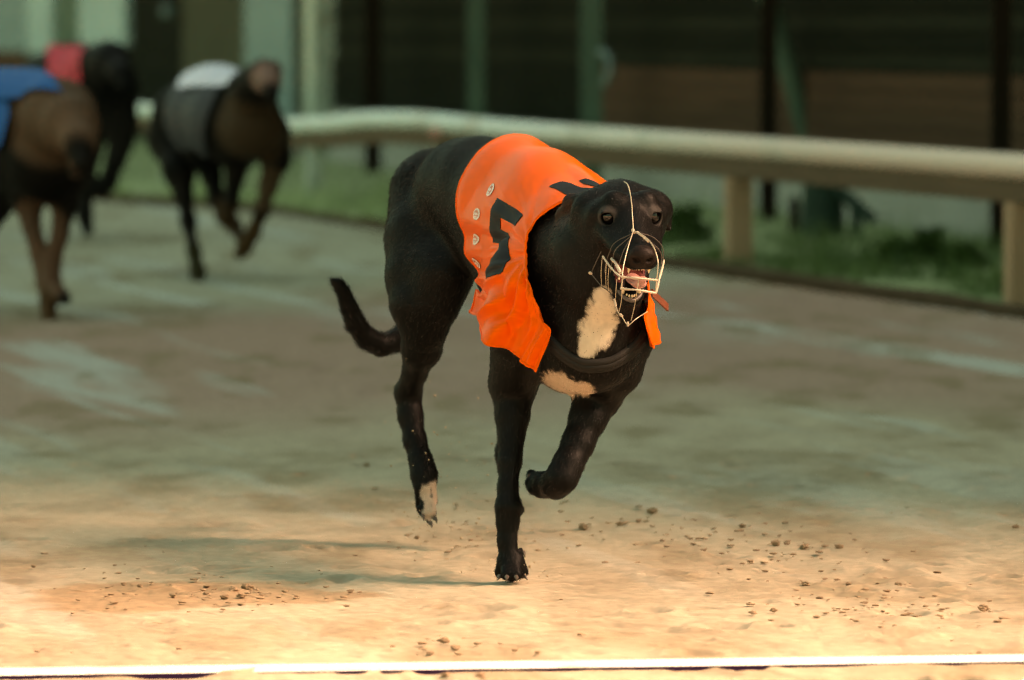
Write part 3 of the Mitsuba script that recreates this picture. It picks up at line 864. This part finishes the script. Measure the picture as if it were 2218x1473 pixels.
def fur(count, seed):
    r = np.random.default_rng(seed)
    tri = np.array(skin.triangles)
    area = skin.area_faces
    fi = r.choice(len(area), count, p=area / area.sum())
    w = r.dirichlet([1, 1, 1], count)
    p = (tri[fi] * w[..., None]).sum(1)
    n = skin.face_normals[fi]
    c = col[skin.faces[fi]].mean(1)
    lp = (p - E0) @ AX.T
    ok = ~((np.linalg.norm((lp - [0, -0.007, 0.118]) / [0.028, 0.023, 0.028], axis=1) < 1) | ((np.abs(lp[:, 0]) < 0.026) & (lp[:, 2] > -0.045) & (lp[:, 2] < 0.12) & (lp[:, 1] < -0.028) & (lp[:, 1] > -0.11)))
    for e in EYES:
        ok &= np.linalg.norm(p - e, axis=1) > 0.0195
    head = np.clip((0.10 + lp[:, 2]) / 0.06, 0, 1) * (np.linalg.norm(lp, axis=1) < 0.2)
    q = p - P(840, 745, 10.35)
    tail = (p[:, 0] < P(880, 700, 10.3)[0]) & (p[:, 1] > 10.2)
    thigh = np.clip((p[:, 1] - 10.08) / 0.08, 0, 1) * (p[:, 2] > 0.33)
    flow = np.tile(-HEAD * 0.7 - np.array([0, 0, 0.75]), (count, 1))
    flow += (head * 0.6)[:, None] * (HU * 0.6 - HF * 1.2)
    flow[tail] = [-0.8, 0.1, 0.55]
    flow += 0.28 * r.normal(size=(count, 3)) + 0.5 * (meshkit.noise(p * 25, 3)[:, None] - 0.5) * np.array([1, 0, 0.4])
    flow -= n * (flow * n).sum(1, keepdims=True)
    flow /= np.linalg.norm(flow, axis=1, keepdims=True) + 1e-9
    ln = (0.0060 + 0.004 * thigh - 0.0030 * head) * (0.6 + 0.8 * r.random(count))
    ln *= np.where(c[:, 0] > 0.16, 0.6, 1)
    lift = (0.13 + 0.12 * thigh + 0.02 * tail) * (0.5 + r.random(count))
    root = p - n * 0.0006
    tip = p + (flow + n * lift[:, None]) * ln[:, None]
    mid = (root + tip) / 2 + n * (0.12 * ln)[:, None]
    d0, d1 = mid - root, tip - mid
    pts4 = np.stack([root - d0, root, mid, tip, tip + d1], 1)
    rad = np.stack([0.00024 + 0 * ln, 0.00024 + 0 * ln, 0.00020 + 0 * ln, 0.00007 + 0 * ln, 0.00003 + 0 * ln], 1)
    pale = (c[:, 0] > 0.16) & (r.random(count) + 0.9 * (meshkit.fbm(p * [130, 130, 60], 2, 5) - 0.5) > 0.10)
    out = {}
    pick = r.random(count) + 0.5 * (meshkit.fbm(p * [40, 40, 18], 2, 8) - 0.5)
    for name, m in (('dark', ok & ~pale & (pick < 0.55)), ('mid', ok & ~pale & (pick >= 0.55) & (pick < 0.85)), ('brown', ok & ~pale & (pick >= 0.85)), ('pale', ok & pale)):
        a = np.concatenate([pts4[m], rad[m][..., None]], -1)
        path = f'{meshkit.FOLDER}/fur_{name}.txt'
        with open(path, 'w') as fh:
            fh.write('\n\n'.join('\n'.join('%.5f %.5f %.5f %.6f' % tuple(k) for k in h) for h in a.tolist()) + '\n')
        out[name] = path
    return out


for nm, path in fur(FUR, 77).items():
    scene[key_for('fur', dog)] = {'type': 'bsplinecurve', 'filename': path, 'bsdf': {'type': 'ref', 'id': 'hair_' + nm}}
for k_, l_ in (('fur', 'short black coat hairs'), ('fur_001', 'short black coat hairs'), ('fur_002', 'scattered dark brown coat hairs'), ('fur_003', 'pale hairs of the throat, breast and toe marks')):
    labels[f'{dog}__{k_}'] = {'label': l_, 'kind': 'stuff'}
for s, c in zip((-1, 1), EYES):
    add('eye', trimesh.creation.icosphere(4, 0.0124).apply_translation(c - 0.0004 * unit(HF + HR * s * 0.55 + HU * 0.12)), 'eyeball', dog, smooth=True)

teeth = []


def tooth(p, d, l, r):
    d = unit(d)
    teeth.append(tube([p - d * 0.003, p, p + d * l * 0.6, p + d * l], [r, r, r * 0.7, r * 0.15], 8))


for i, a in enumerate(np.linspace(-1, 1, 6)):
    tooth(H(0.011 * a, -0.0300 - 0.001 * a * a, 0.1085 - 0.004 * a * a), -HU + HF * 0.15, 0.0065, 0.0021)
for s in (-1, 1):
    tooth(H(s * 0.0165, -0.0310, 0.099), -HU, 0.0165, 0.0036)
    tooth(H(s * 0.0135, -0.111, 0.055), HU * 0.9 + HF * 0.3, 0.015, 0.0032)
    for j in range(4):
        tooth(H(s * (0.020 + 0.003 * j), -0.036, 0.078 - 0.017 * j), -HU, 0.007, 0.0028)
        tooth(H(s * (0.018 + 0.004 * j), -0.098 + 0.009 * j, 0.035 - 0.018 * j), HU, 0.007, 0.0028)
for i, a in enumerate(np.linspace(-1, 1, 5)):
    tooth(H(0.008 * a, -0.112, 0.064 - 0.003 * a * a), HU * 0.9 + HF * 0.3, 0.006, 0.0018)
add('teeth', join(teeth), 'tooth', dog, smooth=50, label='bared cream teeth', kind='stuff')
TG = Body()
tp = [H(0.002, -0.080, -0.045), H(0.005, -0.093, 0.0), H(0.009, -0.099, 0.030), H(0.012, -0.094, 0.052), H(0.015, -0.078, 0.064)]
for a, b2, ra, rb in zip(tp[:-1], tp[1:], (0.015, 0.014, 0.012, 0.0100), (0.014, 0.012, 0.0100, 0.0075)):
    TG.bone(a, b2, ra, rb, 0.006, False, (HU, 0.45))
add('tongue', TG.mesh(0.002, 3), 'tongue', dog, smooth=True, label='pink tongue between the jaws')
lip = [H(-0.040, -0.058, -0.030), H(-0.034, -0.082, 0.005), H(-0.024, -0.104, 0.038), H(-0.013, -0.113, 0.062), H(0, -0.115, 0.071), H(0.013, -0.113, 0.062), H(0.024, -0.104, 0.038), H(0.034, -0.082, 0.005), H(0.040, -0.058, -0.030)]
lc = curve(lip, 64)
add('lower_lip', tube(lc, 0.0032 * (0.8 + 0.5 * meshkit.noise(lc * 150, 2)), 8), 'lip', dog, smooth=60, label='greyish edge of the lower lip')
webs = []
for s in (-1, 1):
    top_ = curve([H(s * 0.041, -0.040, -0.030), H(s * 0.037, -0.038, 0.010), H(s * 0.030, -0.036, 0.045)], 18)
    low_ = curve([H(s * 0.038, -0.062, -0.030), H(s * 0.033, -0.084, 0.005), H(s * 0.025, -0.099, 0.034)], 18)
    mid_ = (top_ + low_) / 2 - HR * s * 0.010 - HF * np.linspace(0, 0.022, len(top_))[:, None]
    g = np.stack([top_, (top_ + mid_) / 2, mid_, (mid_ + low_) / 2, low_])
    nn = np.tile(-HR * s, (5, len(top_), 1))
    webs.append(sheet(g, nn, 0.002))
add('cheek_lining', join(webs), 'gum', dog, smooth=60, label='dark red lining at the corners of the mouth')
claws = []
for (a, b2, dd) in [((1082, 1247), (1077, 1257), 9.43), ((1098, 1249), (1095, 1258), 9.405), ((1118, 1249), (1119, 1258), 9.405), ((1136, 1247), (1142, 1257), 9.43),
                   ((915, 1116), (918, 1128), 10.085), ((932, 1132), (936, 1143), 10.08), ((942, 1122), (946, 1134), 10.08), ((1147, 1030), (1141, 1040), 9.49), ((1133, 1196), (1137, 1207), 9.45)]:
    claws.append(tube(curve([P(*a, dd), P((a[0] + b2[0]) / 2 + 1, (a[1] + b2[1]) / 2, dd - 0.006), P(*b2, dd - 0.006)], 6), [0.0040, 0.0038, 0.0030, 0.0022, 0.0014, 0.0006][:len(curve([P(*a, dd), P(*a, dd) + 0.001, P(*b2, dd)], 6))], 6))
add('claws', join(claws), 'claw', dog, smooth=50, kind='stuff')

# --- racing jacket: one cloth from the spine down both sides, pushed clear of the coat
ROWS = [[(1130, 320, 9.85), (1185, 335, 9.70), (1245, 362, 9.55), (1302, 418, 9.345)],
        [(1055, 340, 9.84), (1112, 352, 9.70), (1175, 388, 9.56), (1246, 446, 9.375)],
        [(1008, 420, 9.82), (1060, 430, 9.67), (1118, 452, 9.53), (1168, 494, 9.41)],
        [(999, 500, 9.79), (1045, 510, 9.65), (1100, 525, 9.52), (1150, 556, 9.39)],
        [(1020, 580, 9.76), (1052, 592, 9.62), (1100, 605, 9.44), (1151, 630, 9.35)],
        [(1044, 640, 9.66), (1074, 660, 9.50), (1122, 690, 9.38), (1197, 713, 9.32)],
        [(1017, 667, 9.58), (1060, 724, 9.45), (1112, 766, 9.375), (1167, 807, 9.335)]]
ctl = np.array([[P(*c) for c in r] for r in ROWS])
mirror = ctl - 2 * ((ctl - sp0) @ RIGHT)[..., None] * RIGHT
mirror[3:, 1] = [P(1330, 560, 9.68), P(1345, 620, 9.66), P(1350, 660, 9.64), P(1350, 690, 9.63)]
mirror[3:, 2] = [P(1375, 585, 9.56), P(1388, 645, 9.50), P(1394, 688, 9.48), P(1396, 730, 9.48)]
mirror[3:, 3] = [P(1368, 596, 9.42), P(1384, 650, 9.345), P(1396, 702, 9.315), P(1410, 757, 9.315)]
both = np.concatenate([ctl[::-1], mirror[1:]])                  # v: right hem, spine, left hem
vv_, uu_ = np.linspace(-1, 1, len(both)), np.linspace(0, 1, 4)
splines = [RectBivariateSpline(vv_, uu_, both[..., i], kx=3, ky=3) for i in range(3)]
NV, NU = 300, 110
gv, gu = np.linspace(-1, 1, NV), np.linspace(0, 1, NU)
cloth = np.stack([s(gv, gu) for s in splines], -1)
straight = RegularGridInterpolator((vv_, uu_), both)(np.stack(np.meshgrid(gv, gu, indexing='ij'), -1).reshape(-1, 2)).reshape(cloth.shape)
wt = np.clip((np.abs(gv) - 0.66) / 0.14, 0, 1)[:, None, None]
cloth = cloth * (1 - wt) + straight * wt
GV, GU = np.meshgrid(gv, gu, indexing='ij')


def cloth_normals(c):
    n = np.cross(np.gradient(c, axis=1), np.gradient(c, axis=0))
    n /= np.linalg.norm(n, axis=-1, keepdims=True) + 1e-12
    if (n[NV // 2, NU // 2] @ [0, 0, 1]) < 0:
        n = -n
    return n


def push(c, gap):
    p = c.reshape(-1, 3).copy()
    for _ in range(6):
        d = B.dist(p)
        p += B.grad(p) * np.clip(gap - d, 0, 0.01)[:, None]
    return p.reshape(c.shape)


def soften(c, n):
    for _ in range(n):
        q = c.copy()
        q[1:-1] = 0.5 * c[1:-1] + 0.25 * (c[:-2] + c[2:])
        r = q.copy()
        r[:, 1:-1] = 0.5 * q[:, 1:-1] + 0.25 * (q[:, :-2] + q[:, 2:])
        c = r
    return c


cloth = push(cloth, 0.008)
cloth = soften(cloth, 3)
cloth = push(cloth, 0.006)
cloth = soften(cloth, 2)
nrm_c = cloth_normals(cloth)
av = np.abs(GV)
# drag folds that fan out from the front edge, and small rumples in the flap
theta = np.arctan2(av - 0.46, 1.12 - GU + 1e-6)
rad = np.hypot(av - 0.46, 1.12 - GU)
side = np.sign(GV + 1e-9)
wave = theta * 6.0 + 3 * side + 0.5 * meshkit.noise(np.stack([rad * 3, theta * 2, 0 * rad], -1), 5)
fold = 0.55 * (1 - np.abs(2 * meshkit.noise(np.stack([wave, rad * 1.1, 0 * theta], -1), 41) - 1)) + 0.35 * (1 - np.abs(2 * meshkit.noise(np.stack([wave * 2.1, rad * 1.6, 0 * theta], -1), 43) - 1)) - 0.5
rump = meshkit.fbm(np.stack([GU * 5 + 9 * side, av * 3.5, 0 * GU], -1), 3, 17) - 0.5
amp = np.clip((av - 0.12) / 0.3, 0, 1) * np.where(GV > 0.35, 0.35, 1)
cloth = cloth + nrm_c * ((0.026 * (0.7 + 0.9 * np.clip((av - 0.42) / 0.2, 0, 1)) * fold * amp * np.clip(rad * 2.2, 0.25, 1) + 0.010 * rump * (0.3 + amp)) + 0.003)[..., None]
cloth = soften(cloth, 1)
cloth = push(cloth, 0.004)
nrm_c = cloth_normals(cloth)


jacket = add('racing_jacket', sheet(cloth, nrm_c, 0.0018), 'satin', dog, smooth=60, label='bright orange satin racing jacket with black figures')
at_uv = RegularGridInterpolator((gv, gu), cloth, bounds_error=False, fill_value=None)
n_uv = RegularGridInterpolator((gv, gu), nrm_c, bounds_error=False, fill_value=None)


def on_cloth(vu, lift):
    n = n_uv(vu)
    return at_uv(vu) + n / np.linalg.norm(n, axis=1, keepdims=True) * lift


def print_patch(poly, bsdf, name, lift=0.0014, label=None, step=0.008):
    """A thin sewn-on shape that follows the cloth; poly in the cloth's own (v, u)."""
    from shapely.geometry import Polygon
    p = Polygon(poly).buffer(0)
    parts = []
    for g in getattr(p, 'geoms', [p]):
        v, f = trimesh.creation.triangulate_polygon(g, engine='earcut')
        m = trimesh.Trimesh(np.c_[v, 0 * v[:, 0]], f, process=False)
        vs, fs = trimesh.remesh.subdivide_to_size(m.vertices, m.faces, step, max_iter=12)
        q = on_cloth(vs[:, :2], lift)
        parts.append(trimesh.Trimesh(q, fs, process=False))
    return add(name, join(parts), bsdf, jacket, smooth=True, label=label)


FIVE = [(-0.325, 0.50), (-0.340, 0.83), (-0.405, 0.82), (-0.398, 0.60), (-0.450, 0.595), (-0.455, 0.70), (-0.495, 0.785), (-0.570, 0.80), (-0.640, 0.74), (-0.680, 0.60), (-0.685, 0.42), (-0.620, 0.42), (-0.617, 0.56),
        (-0.595, 0.66), (-0.565, 0.70), (-0.535, 0.69), (-0.518, 0.62), (-0.520, 0.485)]
print_patch(FIVE, 'print_black', 'number_five', label='large black figure 5 on the side of the jacket')
print_patch([(-0.190, 0.835), (-0.140, 0.845), (-0.110, 0.900), (-0.060, 0.950), (-0.020, 0.992), (-0.165, 0.992), (-0.180, 0.92)], 'print_black', 'number_five', label='black figure across the top of the jacket, cut by the neck edge')
print_patch([(-0.070, 0.860), (-0.030, 0.860), (0.020, 0.930), (0.045, 0.992), (0.005, 0.992), (-0.030, 0.945), (-0.062, 0.900)], 'print_black', 'number_five', label='black upper stroke of the figure on the back')
print_patch([(-v, u) for v, u in FIVE], 'print_black', 'number_five', label='black figure 5 on the far side of the jacket')
LV = np.linalg.norm(np.diff(cloth[:NV // 2, NU // 3], axis=0), axis=1).sum()
LU = np.linalg.norm(np.diff(cloth[NV // 4], axis=0), axis=1).sum()
tt = np.linspace(0, 2 * np.pi, 26, endpoint=False)
for v0, u0 in [(-0.304, 0.375), (-0.411, 0.265), (-0.525, 0.20), (-0.632, 0.16)]:
    ring = lambda rv, ru, dv=0, du=0: [(v0 + dv / LV + rv / LV * math.cos(t), u0 + du / LU + ru / LU * math.sin(t)) for t in tt]
    print_patch(ring(0.0130, 0.0180), 'badge_white', 'badge', 0.0014, 'small round pale badge with brownish marks', 0.01)
    print_patch(ring(0.0085, 0.0115), 'badge_red', 'badge_mark', 0.0019, None, 0.01)
    print_patch(ring(0.0030, 0.0095), 'badge_white', 'badge_mark', 0.0024, None, 0.01)
    print_patch(ring(0.0016, 0.0070, -0.0062), 'badge_white', 'badge_mark', 0.0024, None, 0.01)
# hems: a folded edge along the outline of the cloth
for name, ln in (('rear_hem', cloth[:, 1]), ('front_hem', cloth[:, -2]), ('side_hem', cloth[1]), ('side_hem', cloth[-2])):
    add(name, tube(ln[::3], 0.0020, 6), 'satin', jacket, smooth=50)
# black band of the jacket round the front of the chest
band_px = [(1150, 735, 9.36), (1178, 768, 9.33), (1212, 800, 9.31), (1252, 822, 9.30), (1294, 829, 9.29), (1335, 818, 9.30), (1372, 790, 9.32), (1400, 748, 9.36)]
bc = curve([P(*q) for q in band_px], 60)


def hug(p, gap):
    p = np.array(p, float)
    for _ in range(14):
        d = B.dist(p)
        far = np.clip(d - gap, -0.01, 0.006)
        p -= B.grad(p) * far[:, None] * (d < 0.075)[:, None]
    return p


bands = []
for off, r in ((0.0, 0.0060), (0.009, 0.0075), (0.020, 0.0065)):
    q = hug(bc + [0, 0, off], 0.001)
    for _ in range(3):
        q[1:-1] = 0.5 * q[1:-1] + 0.25 * (q[:-2] + q[2:])
    bands.append(tube(q, r, 10))
add('chest_band', join(bands), 'band_black', jacket, smooth=60, label='soft black band of the jacket round the chest', kind='stuff')

# --- wire muzzle
W = [
    ([(1372, 500, 9.135), (1370, 470, 9.145), (1368, 440, 9.165), (1364, 414, 9.195), (1359, 399, 9.225), (1352, 394, 9.27)], 0.0016, 0.004),
    ([(1372, 500, 9.130), (1362, 530, 9.100), (1354, 560, 9.082), (1349, 585, 9.068), (1348, 605, 9.060), (1345, 628, 9.060)], 0.0017, 0.004),
    ([(1372, 500, 9.130), (1388, 507, 9.112), (1405, 520, 9.095), (1418, 540, 9.082), (1425, 565, 9.072), (1424, 590, 9.068), (1422, 608, 9.068), (1420, 635, 9.070)], 0.0017, 0.004),
    ([(1348, 600, 9.060), (1346, 650, 9.075), (1341, 674, 9.110)], 0.0012, 0.003),
    ([(1384, 601, 9.050), (1380, 630, 9.050), (1374, 665, 9.075), (1367, 694, 9.105)], 0.0012, 0.003),
    ([(1330, 650, 9.150), (1338, 675, 9.130), (1346, 684, 9.120), (1360, 704, 9.110), (1376, 692, 9.110), (1402, 675, 9.140)], 0.0014, 0.003),
    ([(1304, 560, 9.170), (1302, 590, 9.175), (1303, 620, 9.190)], 0.0011, 0.003),
    ([(1313, 572, 9.155), (1312, 600, 9.160), (1313, 628, 9.180)], 0.0011, 0.003),
    ([(1319, 580, 9.145), (1317, 605, 9.150), (1318, 630, 9.170)], 0.0011, 0.003),
    ([(1336, 605, 9.120), (1334, 630, 9.125), (1333, 652, 9.150)], 0.0011, 0.003),
    ([(1280, 592, 9.220), (1303, 620, 9.190), (1318, 630, 9.170), (1331, 652, 9.150), (1338, 675, 9.130)], 0.0013, 0.003),
    ([(1302, 545, 9.190), (1290, 570, 9.200), (1280, 592, 9.220)], 0.0012, 0.003),
    ([(1368, 506, 9.135), (1338, 524, 9.150), (1318, 552, 9.160), (1309, 590, 9.170)], 0.0012, 0.003),
    ([(1367, 511, 9.130), (1344, 532, 9.135), (1327, 565, 9.145), (1322, 590, 9.150)], 0.0012, 0.003),
    ([(1364, 519, 9.120), (1350, 545, 9.120), (1339, 580, 9.120), (1337, 600, 9.120)], 0.0012, 0.003),
    ([(1380, 503, 9.130), (1412, 514, 9.150), (1431, 540, 9.160), (1438, 568, 9.160)], 0.0012, 0.003),
    ([(1384, 508, 9.120), (1412, 528, 9.130), (1430, 560, 9.140), (1434, 590, 9.130)], 0.0012, 0.003),
]
wires = []
for pts_, r, gap in W:
    c = curve([P(*q) for q in pts_], 28)
    for _ in range(4):
        c += B.grad(c) * np.clip(gap - B.dist(c), 0, 0.008)[:, None]
    c[1:-1] = 0.5 * c[1:-1] + 0.25 * (c[:-2] + c[2:])
    wires.append(tube(c, r * 0.62, 7))
muz = add('wire_muzzle', join(wires[:10]), 'wire', dog, smooth=60, label='thin pale wire basket muzzle over the snout', kind='stuff')
add('side_wires', join(wires[10:]), 'wire_dull', muz, smooth=60, label='dull side wires bowed over the snout', kind='stuff')
for pts_, r in [([(1347, 600, 9.058), (1385, 603, 9.046), (1423, 607, 9.068)], 0.0030), ([(1344, 625, 9.058), (1385, 629, 9.046), (1421, 635, 9.070)], 0.0031),
                ([(1306, 556, 9.165), (1320, 576, 9.135), (1336, 593, 9.095), (1350, 602, 9.058)], 0.0027), ([(1327, 560, 9.150), (1336, 575, 9.118), (1344, 591, 9.09)], 0.0040),
                ([(1438, 564, 9.150), (1434, 582, 9.120), (1428, 604, 9.085), (1421, 634, 9.070)], 0.0030), ([(1370, 497, 9.133), (1374, 505, 9.128)], 0.0042),
                ([(1380, 503, 9.122), (1392, 512, 9.108), (1404, 523, 9.096)], 0.0030), ([(1343, 681, 9.122), (1348, 685, 9.118)], 0.0034), ([(1360, 697, 9.112), (1360, 707, 9.112)], 0.0034),
                ([(1331, 648, 9.150), (1334, 664, 9.140)], 0.0030), ([(1276, 590, 9.218), (1283, 594, 9.216)], 0.0034)]:
    c = curve([P(*q) for q in pts_], 22)
    for _ in range(4):
        c += B.grad(c) * np.clip(r + 0.001 - B.dist(c), 0, 0.008)[:, None]
    rr = r * 0.62 * (0.6 + 0.8 * meshkit.noise(c * 260, 3))
    add('tape_binding', tube(c, rr, 8), 'tape', muz, smooth=60)
c = curve([P(1412, 634, 9.20), P(1424, 645, 9.21), P(1436, 656, 9.22), P(1446, 666, 9.23)], 10)
add('leather_strap', sweep(c, [(-0.002, -0.006), (0.002, -0.006), (0.002, 0.006), (-0.002, 0.006)]), 'leather', muz, smooth=30, label='loose end of a brown leather strap')


# ------------------------------------------------------------------ the three dogs behind
def field_dog(name_label, h, build, colour, rugs):
    k = thing('racing_greyhound', name_label, 'dog')
    b = Body()
    build(b)
    m = b.mesh(h, 3)
    v = np.array(m.vertices)
    add('body', m, 'far_coat', k, smooth=True, color=colour(v))
    for grid, mat, label in rugs:
        g = np.array([[P(*c) for c in r] for r in grid])
        n0, n1 = g.shape[:2]
        sp = [RectBivariateSpline(np.linspace(0, 1, n0), np.linspace(0, 1, n1), g[..., i], kx=min(3, n0 - 1), ky=min(3, n1 - 1)) for i in range(3)]
        q = np.linspace(0, 1, 40)
        cl = np.stack([s(q, q) for s in sp], -1)
        p = cl.reshape(-1, 3)
        for _ in range(8):
            p = p + b.grad(p, 0.01) * np.clip(0.012 - b.dist(p), 0, 0.02)[:, None]
        cl = p.reshape(cl.shape)
        nn = np.cross(np.gradient(cl, axis=1), np.gradient(cl, axis=0))
        nn /= np.linalg.norm(nn, axis=-1, keepdims=True) + 1e-12
        add('racing_jacket', sheet(cl, nn, 0.003), mat, k, smooth=60, label=label)
    return k


def tone(v, a, b, scale, seed):
    t = meshkit.fbm(v * scale, 3, seed)[:, None]
    t = np.clip((t - 0.35) / 0.3, 0, 1)
    return np.array(a) * (1 - t) + np.array(b) * t


def dog_white(b):
    b.chain([(408, 238, 21.5, 0.105), (455, 250, 21.2, 0.14), (515, 262, 20.9, 0.152), (552, 275, 20.7, 0.11)], 0.06)
    b.chain([(535, 218, 20.8, 0.095), (555, 192, 20.6, 0.074), (572, 168, 20.5, 0.062)], 0.05)
    b.chain([(572, 165, 20.5, 0.058), (584, 185, 20.36, 0.0361), (590, 205, 20.30, 0.0258)], 0.0258)
    b.chain([(552, 150, 20.55, 0.0189), (545, 165, 20.6, 0.012)], 0.0172)
    b.chain([(598, 145, 20.5, 0.0189), (604, 160, 20.55, 0.012)], 0.0172)
    b.chain([(385, 250, 21.5, 0.10), (372, 300, 21.5, 0.085), (388, 370, 21.35, 0.055), (398, 425, 21.3, 0.0275), (408, 480, 21.25, 0.0232), (420, 545, 21.15, 0.0189), (428, 590, 21.1, 0.0224), (430, 604, 21.05, 0.0206)], 0.05)
    b.chain([(590, 290, 20.8, 0.07), (598, 345, 20.8, 0.05), (582, 400, 20.75, 0.0301), (568, 455, 20.7, 0.0258), (548, 505, 20.75, 0.0232), (530, 535, 20.8, 0.0258), (518, 552, 20.85, 0.0206)], 0.0344)
    b.chain([(445, 330, 21.2, 0.08), (458, 380, 21.2, 0.0344), (470, 430, 21.15, 0.0292), (488, 470, 21.1, 0.0292), (508, 490, 21.1, 0.0224), (524, 520, 21.0, 0.0224)], 0.0344)
    b.chain([(515, 340, 20.9, 0.06), (508, 390, 20.9, 0.0292), (500, 440, 20.9, 0.0258), (494, 475, 20.95, 0.0241)], 0.0344)


def white_col(v):
    c = tone(v, (0.004, 0.004, 0.0035), (0.011, 0.008, 0.006), 7, 61)
    for q, r, rgb in [((548, 285, 20.65), 0.14, (0.10, 0.06, 0.0327)), ((587, 165, 20.4), 0.08, (0.42, 0.24, 0.19)), ((545, 520, 20.8), 0.12, (0.12, 0.065, 0.0258)), ((500, 470, 21.0), 0.12, (0.10, 0.055, 0.0258)),
                      ((575, 420, 20.75), 0.09, (0.13, 0.075, 0.0387)), ((425, 590, 21.1), 0.1, (0.06, 0.05, 0.0172))]:
        w = blob(v, P(*q), r)[:, None]
        c = c * (1 - w) + 0.55 * np.array(rgb) * w
    return c


field_dog('dark brindle greyhound in a white topped black jacket galloping behind the black dog', 0.010, dog_white, white_col, [
    ([[(400, 160, 21.4), (460, 140, 21.25), (518, 152, 21.05)], [(388, 176, 21.25), (450, 158, 21.0), (518, 166, 20.8)], [(384, 192, 21.15), (446, 186, 20.85), (514, 192, 20.7)]], 'rug_white', 'white top of the jacket'),
    ([[(385, 200, 21.2), (446, 196, 20.92), (504, 204, 20.78)], [(385, 250, 21.2), (440, 255, 20.95), (480, 262, 20.8)], [(395, 315, 21.2), (430, 325, 21.0), (462, 325, 20.85)]], 'rug_black', 'black side of the jacket')])


def dog_blue(b):
    b.chain([(-60, 250, 18.9, 0.15), (10, 260, 18.7, 0.16), (70, 300, 18.45, 0.185), (110, 345, 18.3, 0.15)], 0.07)
    b.chain([(90, 240, 18.4, 0.11), (130, 250, 18.15, 0.105), (155, 275, 18.0, 0.09)], 0.06)
    b.chain([(150, 262, 17.98, 0.075), (172, 310, 17.85, 0.050), (180, 355, 17.78, 0.0292)], 0.0344)
    b.chain([(168, 310, 17.9, 0.0301), (165, 370, 17.95, 0.0258)], 0.0344)
    b.chain([(60, 360, 18.4, 0.10), (60, 430, 18.4, 0.055), (68, 490, 18.35, 0.0292), (86, 550, 18.3, 0.0292), (98, 610, 18.25, 0.0292), (104, 655, 18.2, 0.0258), (106, 690, 18.15, 0.0275)], 0.018)
    b.chain([(125, 370, 18.3, 0.09), (140, 440, 18.3, 0.0413), (130, 510, 18.3, 0.0275), (112, 570, 18.25, 0.0292), (112, 615, 18.2, 0.0310), (130, 640, 18.1, 0.0258), (143, 648, 18.05, 0.0189)], 0.018)
    b.chain([(10, 350, 18.7, 0.13), (-10, 430, 18.8, 0.06), (-40, 520, 18.8, 0.0344)], 0.05)


def blue_col(v):
    c = tone(v, (0.004, 0.004, 0.0035), (0.012, 0.009, 0.007), 6, 71)
    for q, r, rgb in [((110, 230, 18.15), 0.17, (0.15, 0.085, 0.052)), ((150, 255, 18.0), 0.11, (0.16, 0.09, 0.055)), ((178, 300, 17.9), 0.09, (0.19, 0.105, 0.065)), ((75, 500, 18.3), 0.10, (0.15, 0.08, 0.05)), ((100, 600, 18.2), 0.14, (0.17, 0.085, 0.05)),
                      ((105, 690, 18.15), 0.08, (0.12, 0.06, 0.0258)), ((165, 400, 18.0), 0.07, (0.12, 0.08, 0.06))]:
        w = blob(v, P(*q), r)[:, None]
        c = c * (1 - w) + 0.75 * np.array(rgb) * w
    return c


field_dog('brown greyhound in a blue jacket at the left edge, head held low', 0.011, dog_blue, blue_col, [
    ([[(-70, 150, 18.7), (30, 148, 18.5), (95, 152, 18.3)], [(-70, 170, 18.5), (40, 172, 18.3), (118, 178, 18.1)], [(-70, 215, 18.4), (40, 212, 18.2), (138, 205, 18.0)]], 'rug_blue', None),
    ([[(-70, 215, 18.5), (-20, 215, 18.45), (30, 214, 18.3)], [(-70, 270, 18.4), (-20, 280, 18.35), (12, 275, 18.2)], [(-70, 330, 18.4), (-30, 330, 18.4), (2, 320, 18.25)]], 'rug_blue', None)])


def dog_red(b):
    b.chain([(110, 190, 25.6, 0.16), (160, 185, 25.3, 0.18), (215, 195, 25.0, 0.18)], 0.06)
    b.chain([(215, 160, 24.9, 0.12), (235, 138, 24.7, 0.09), (243, 130, 24.6, 0.075)], 0.05)
    b.chain([(246, 132, 24.6, 0.07), (262, 160, 24.45, 0.045), (270, 185, 24.4, 0.032)], 0.04)
    b.chain([(240, 210, 24.9, 0.12), (262, 270, 24.9, 0.07), (262, 310, 24.9, 0.045), (250, 350, 24.9, 0.036), (236, 390, 24.95, 0.034), (226, 418, 25.0, 0.030)], 0.05)
    b.chain([(200, 260, 25.0, 0.10), (195, 320, 25.0, 0.05), (185, 400, 25.0, 0.035), (182, 460, 25.0, 0.03), (190, 498, 25.0, 0.03)], 0.05)


field_dog('black greyhound in a red jacket half hidden behind the dog in the blue jacket', 0.013, dog_red, lambda v: tone(v, (0.006, 0.006, 0.006), (0.014, 0.012, 0.011), 6, 81), [
    ([[(112, 112, 25.3), (150, 100, 25.1), (188, 104, 24.9)], [(110, 150, 25.1), (150, 150, 24.9), (182, 150, 24.75)], [(108, 205, 25.0), (140, 205, 24.9), (162, 200, 24.8)]], 'rug_red', None)])
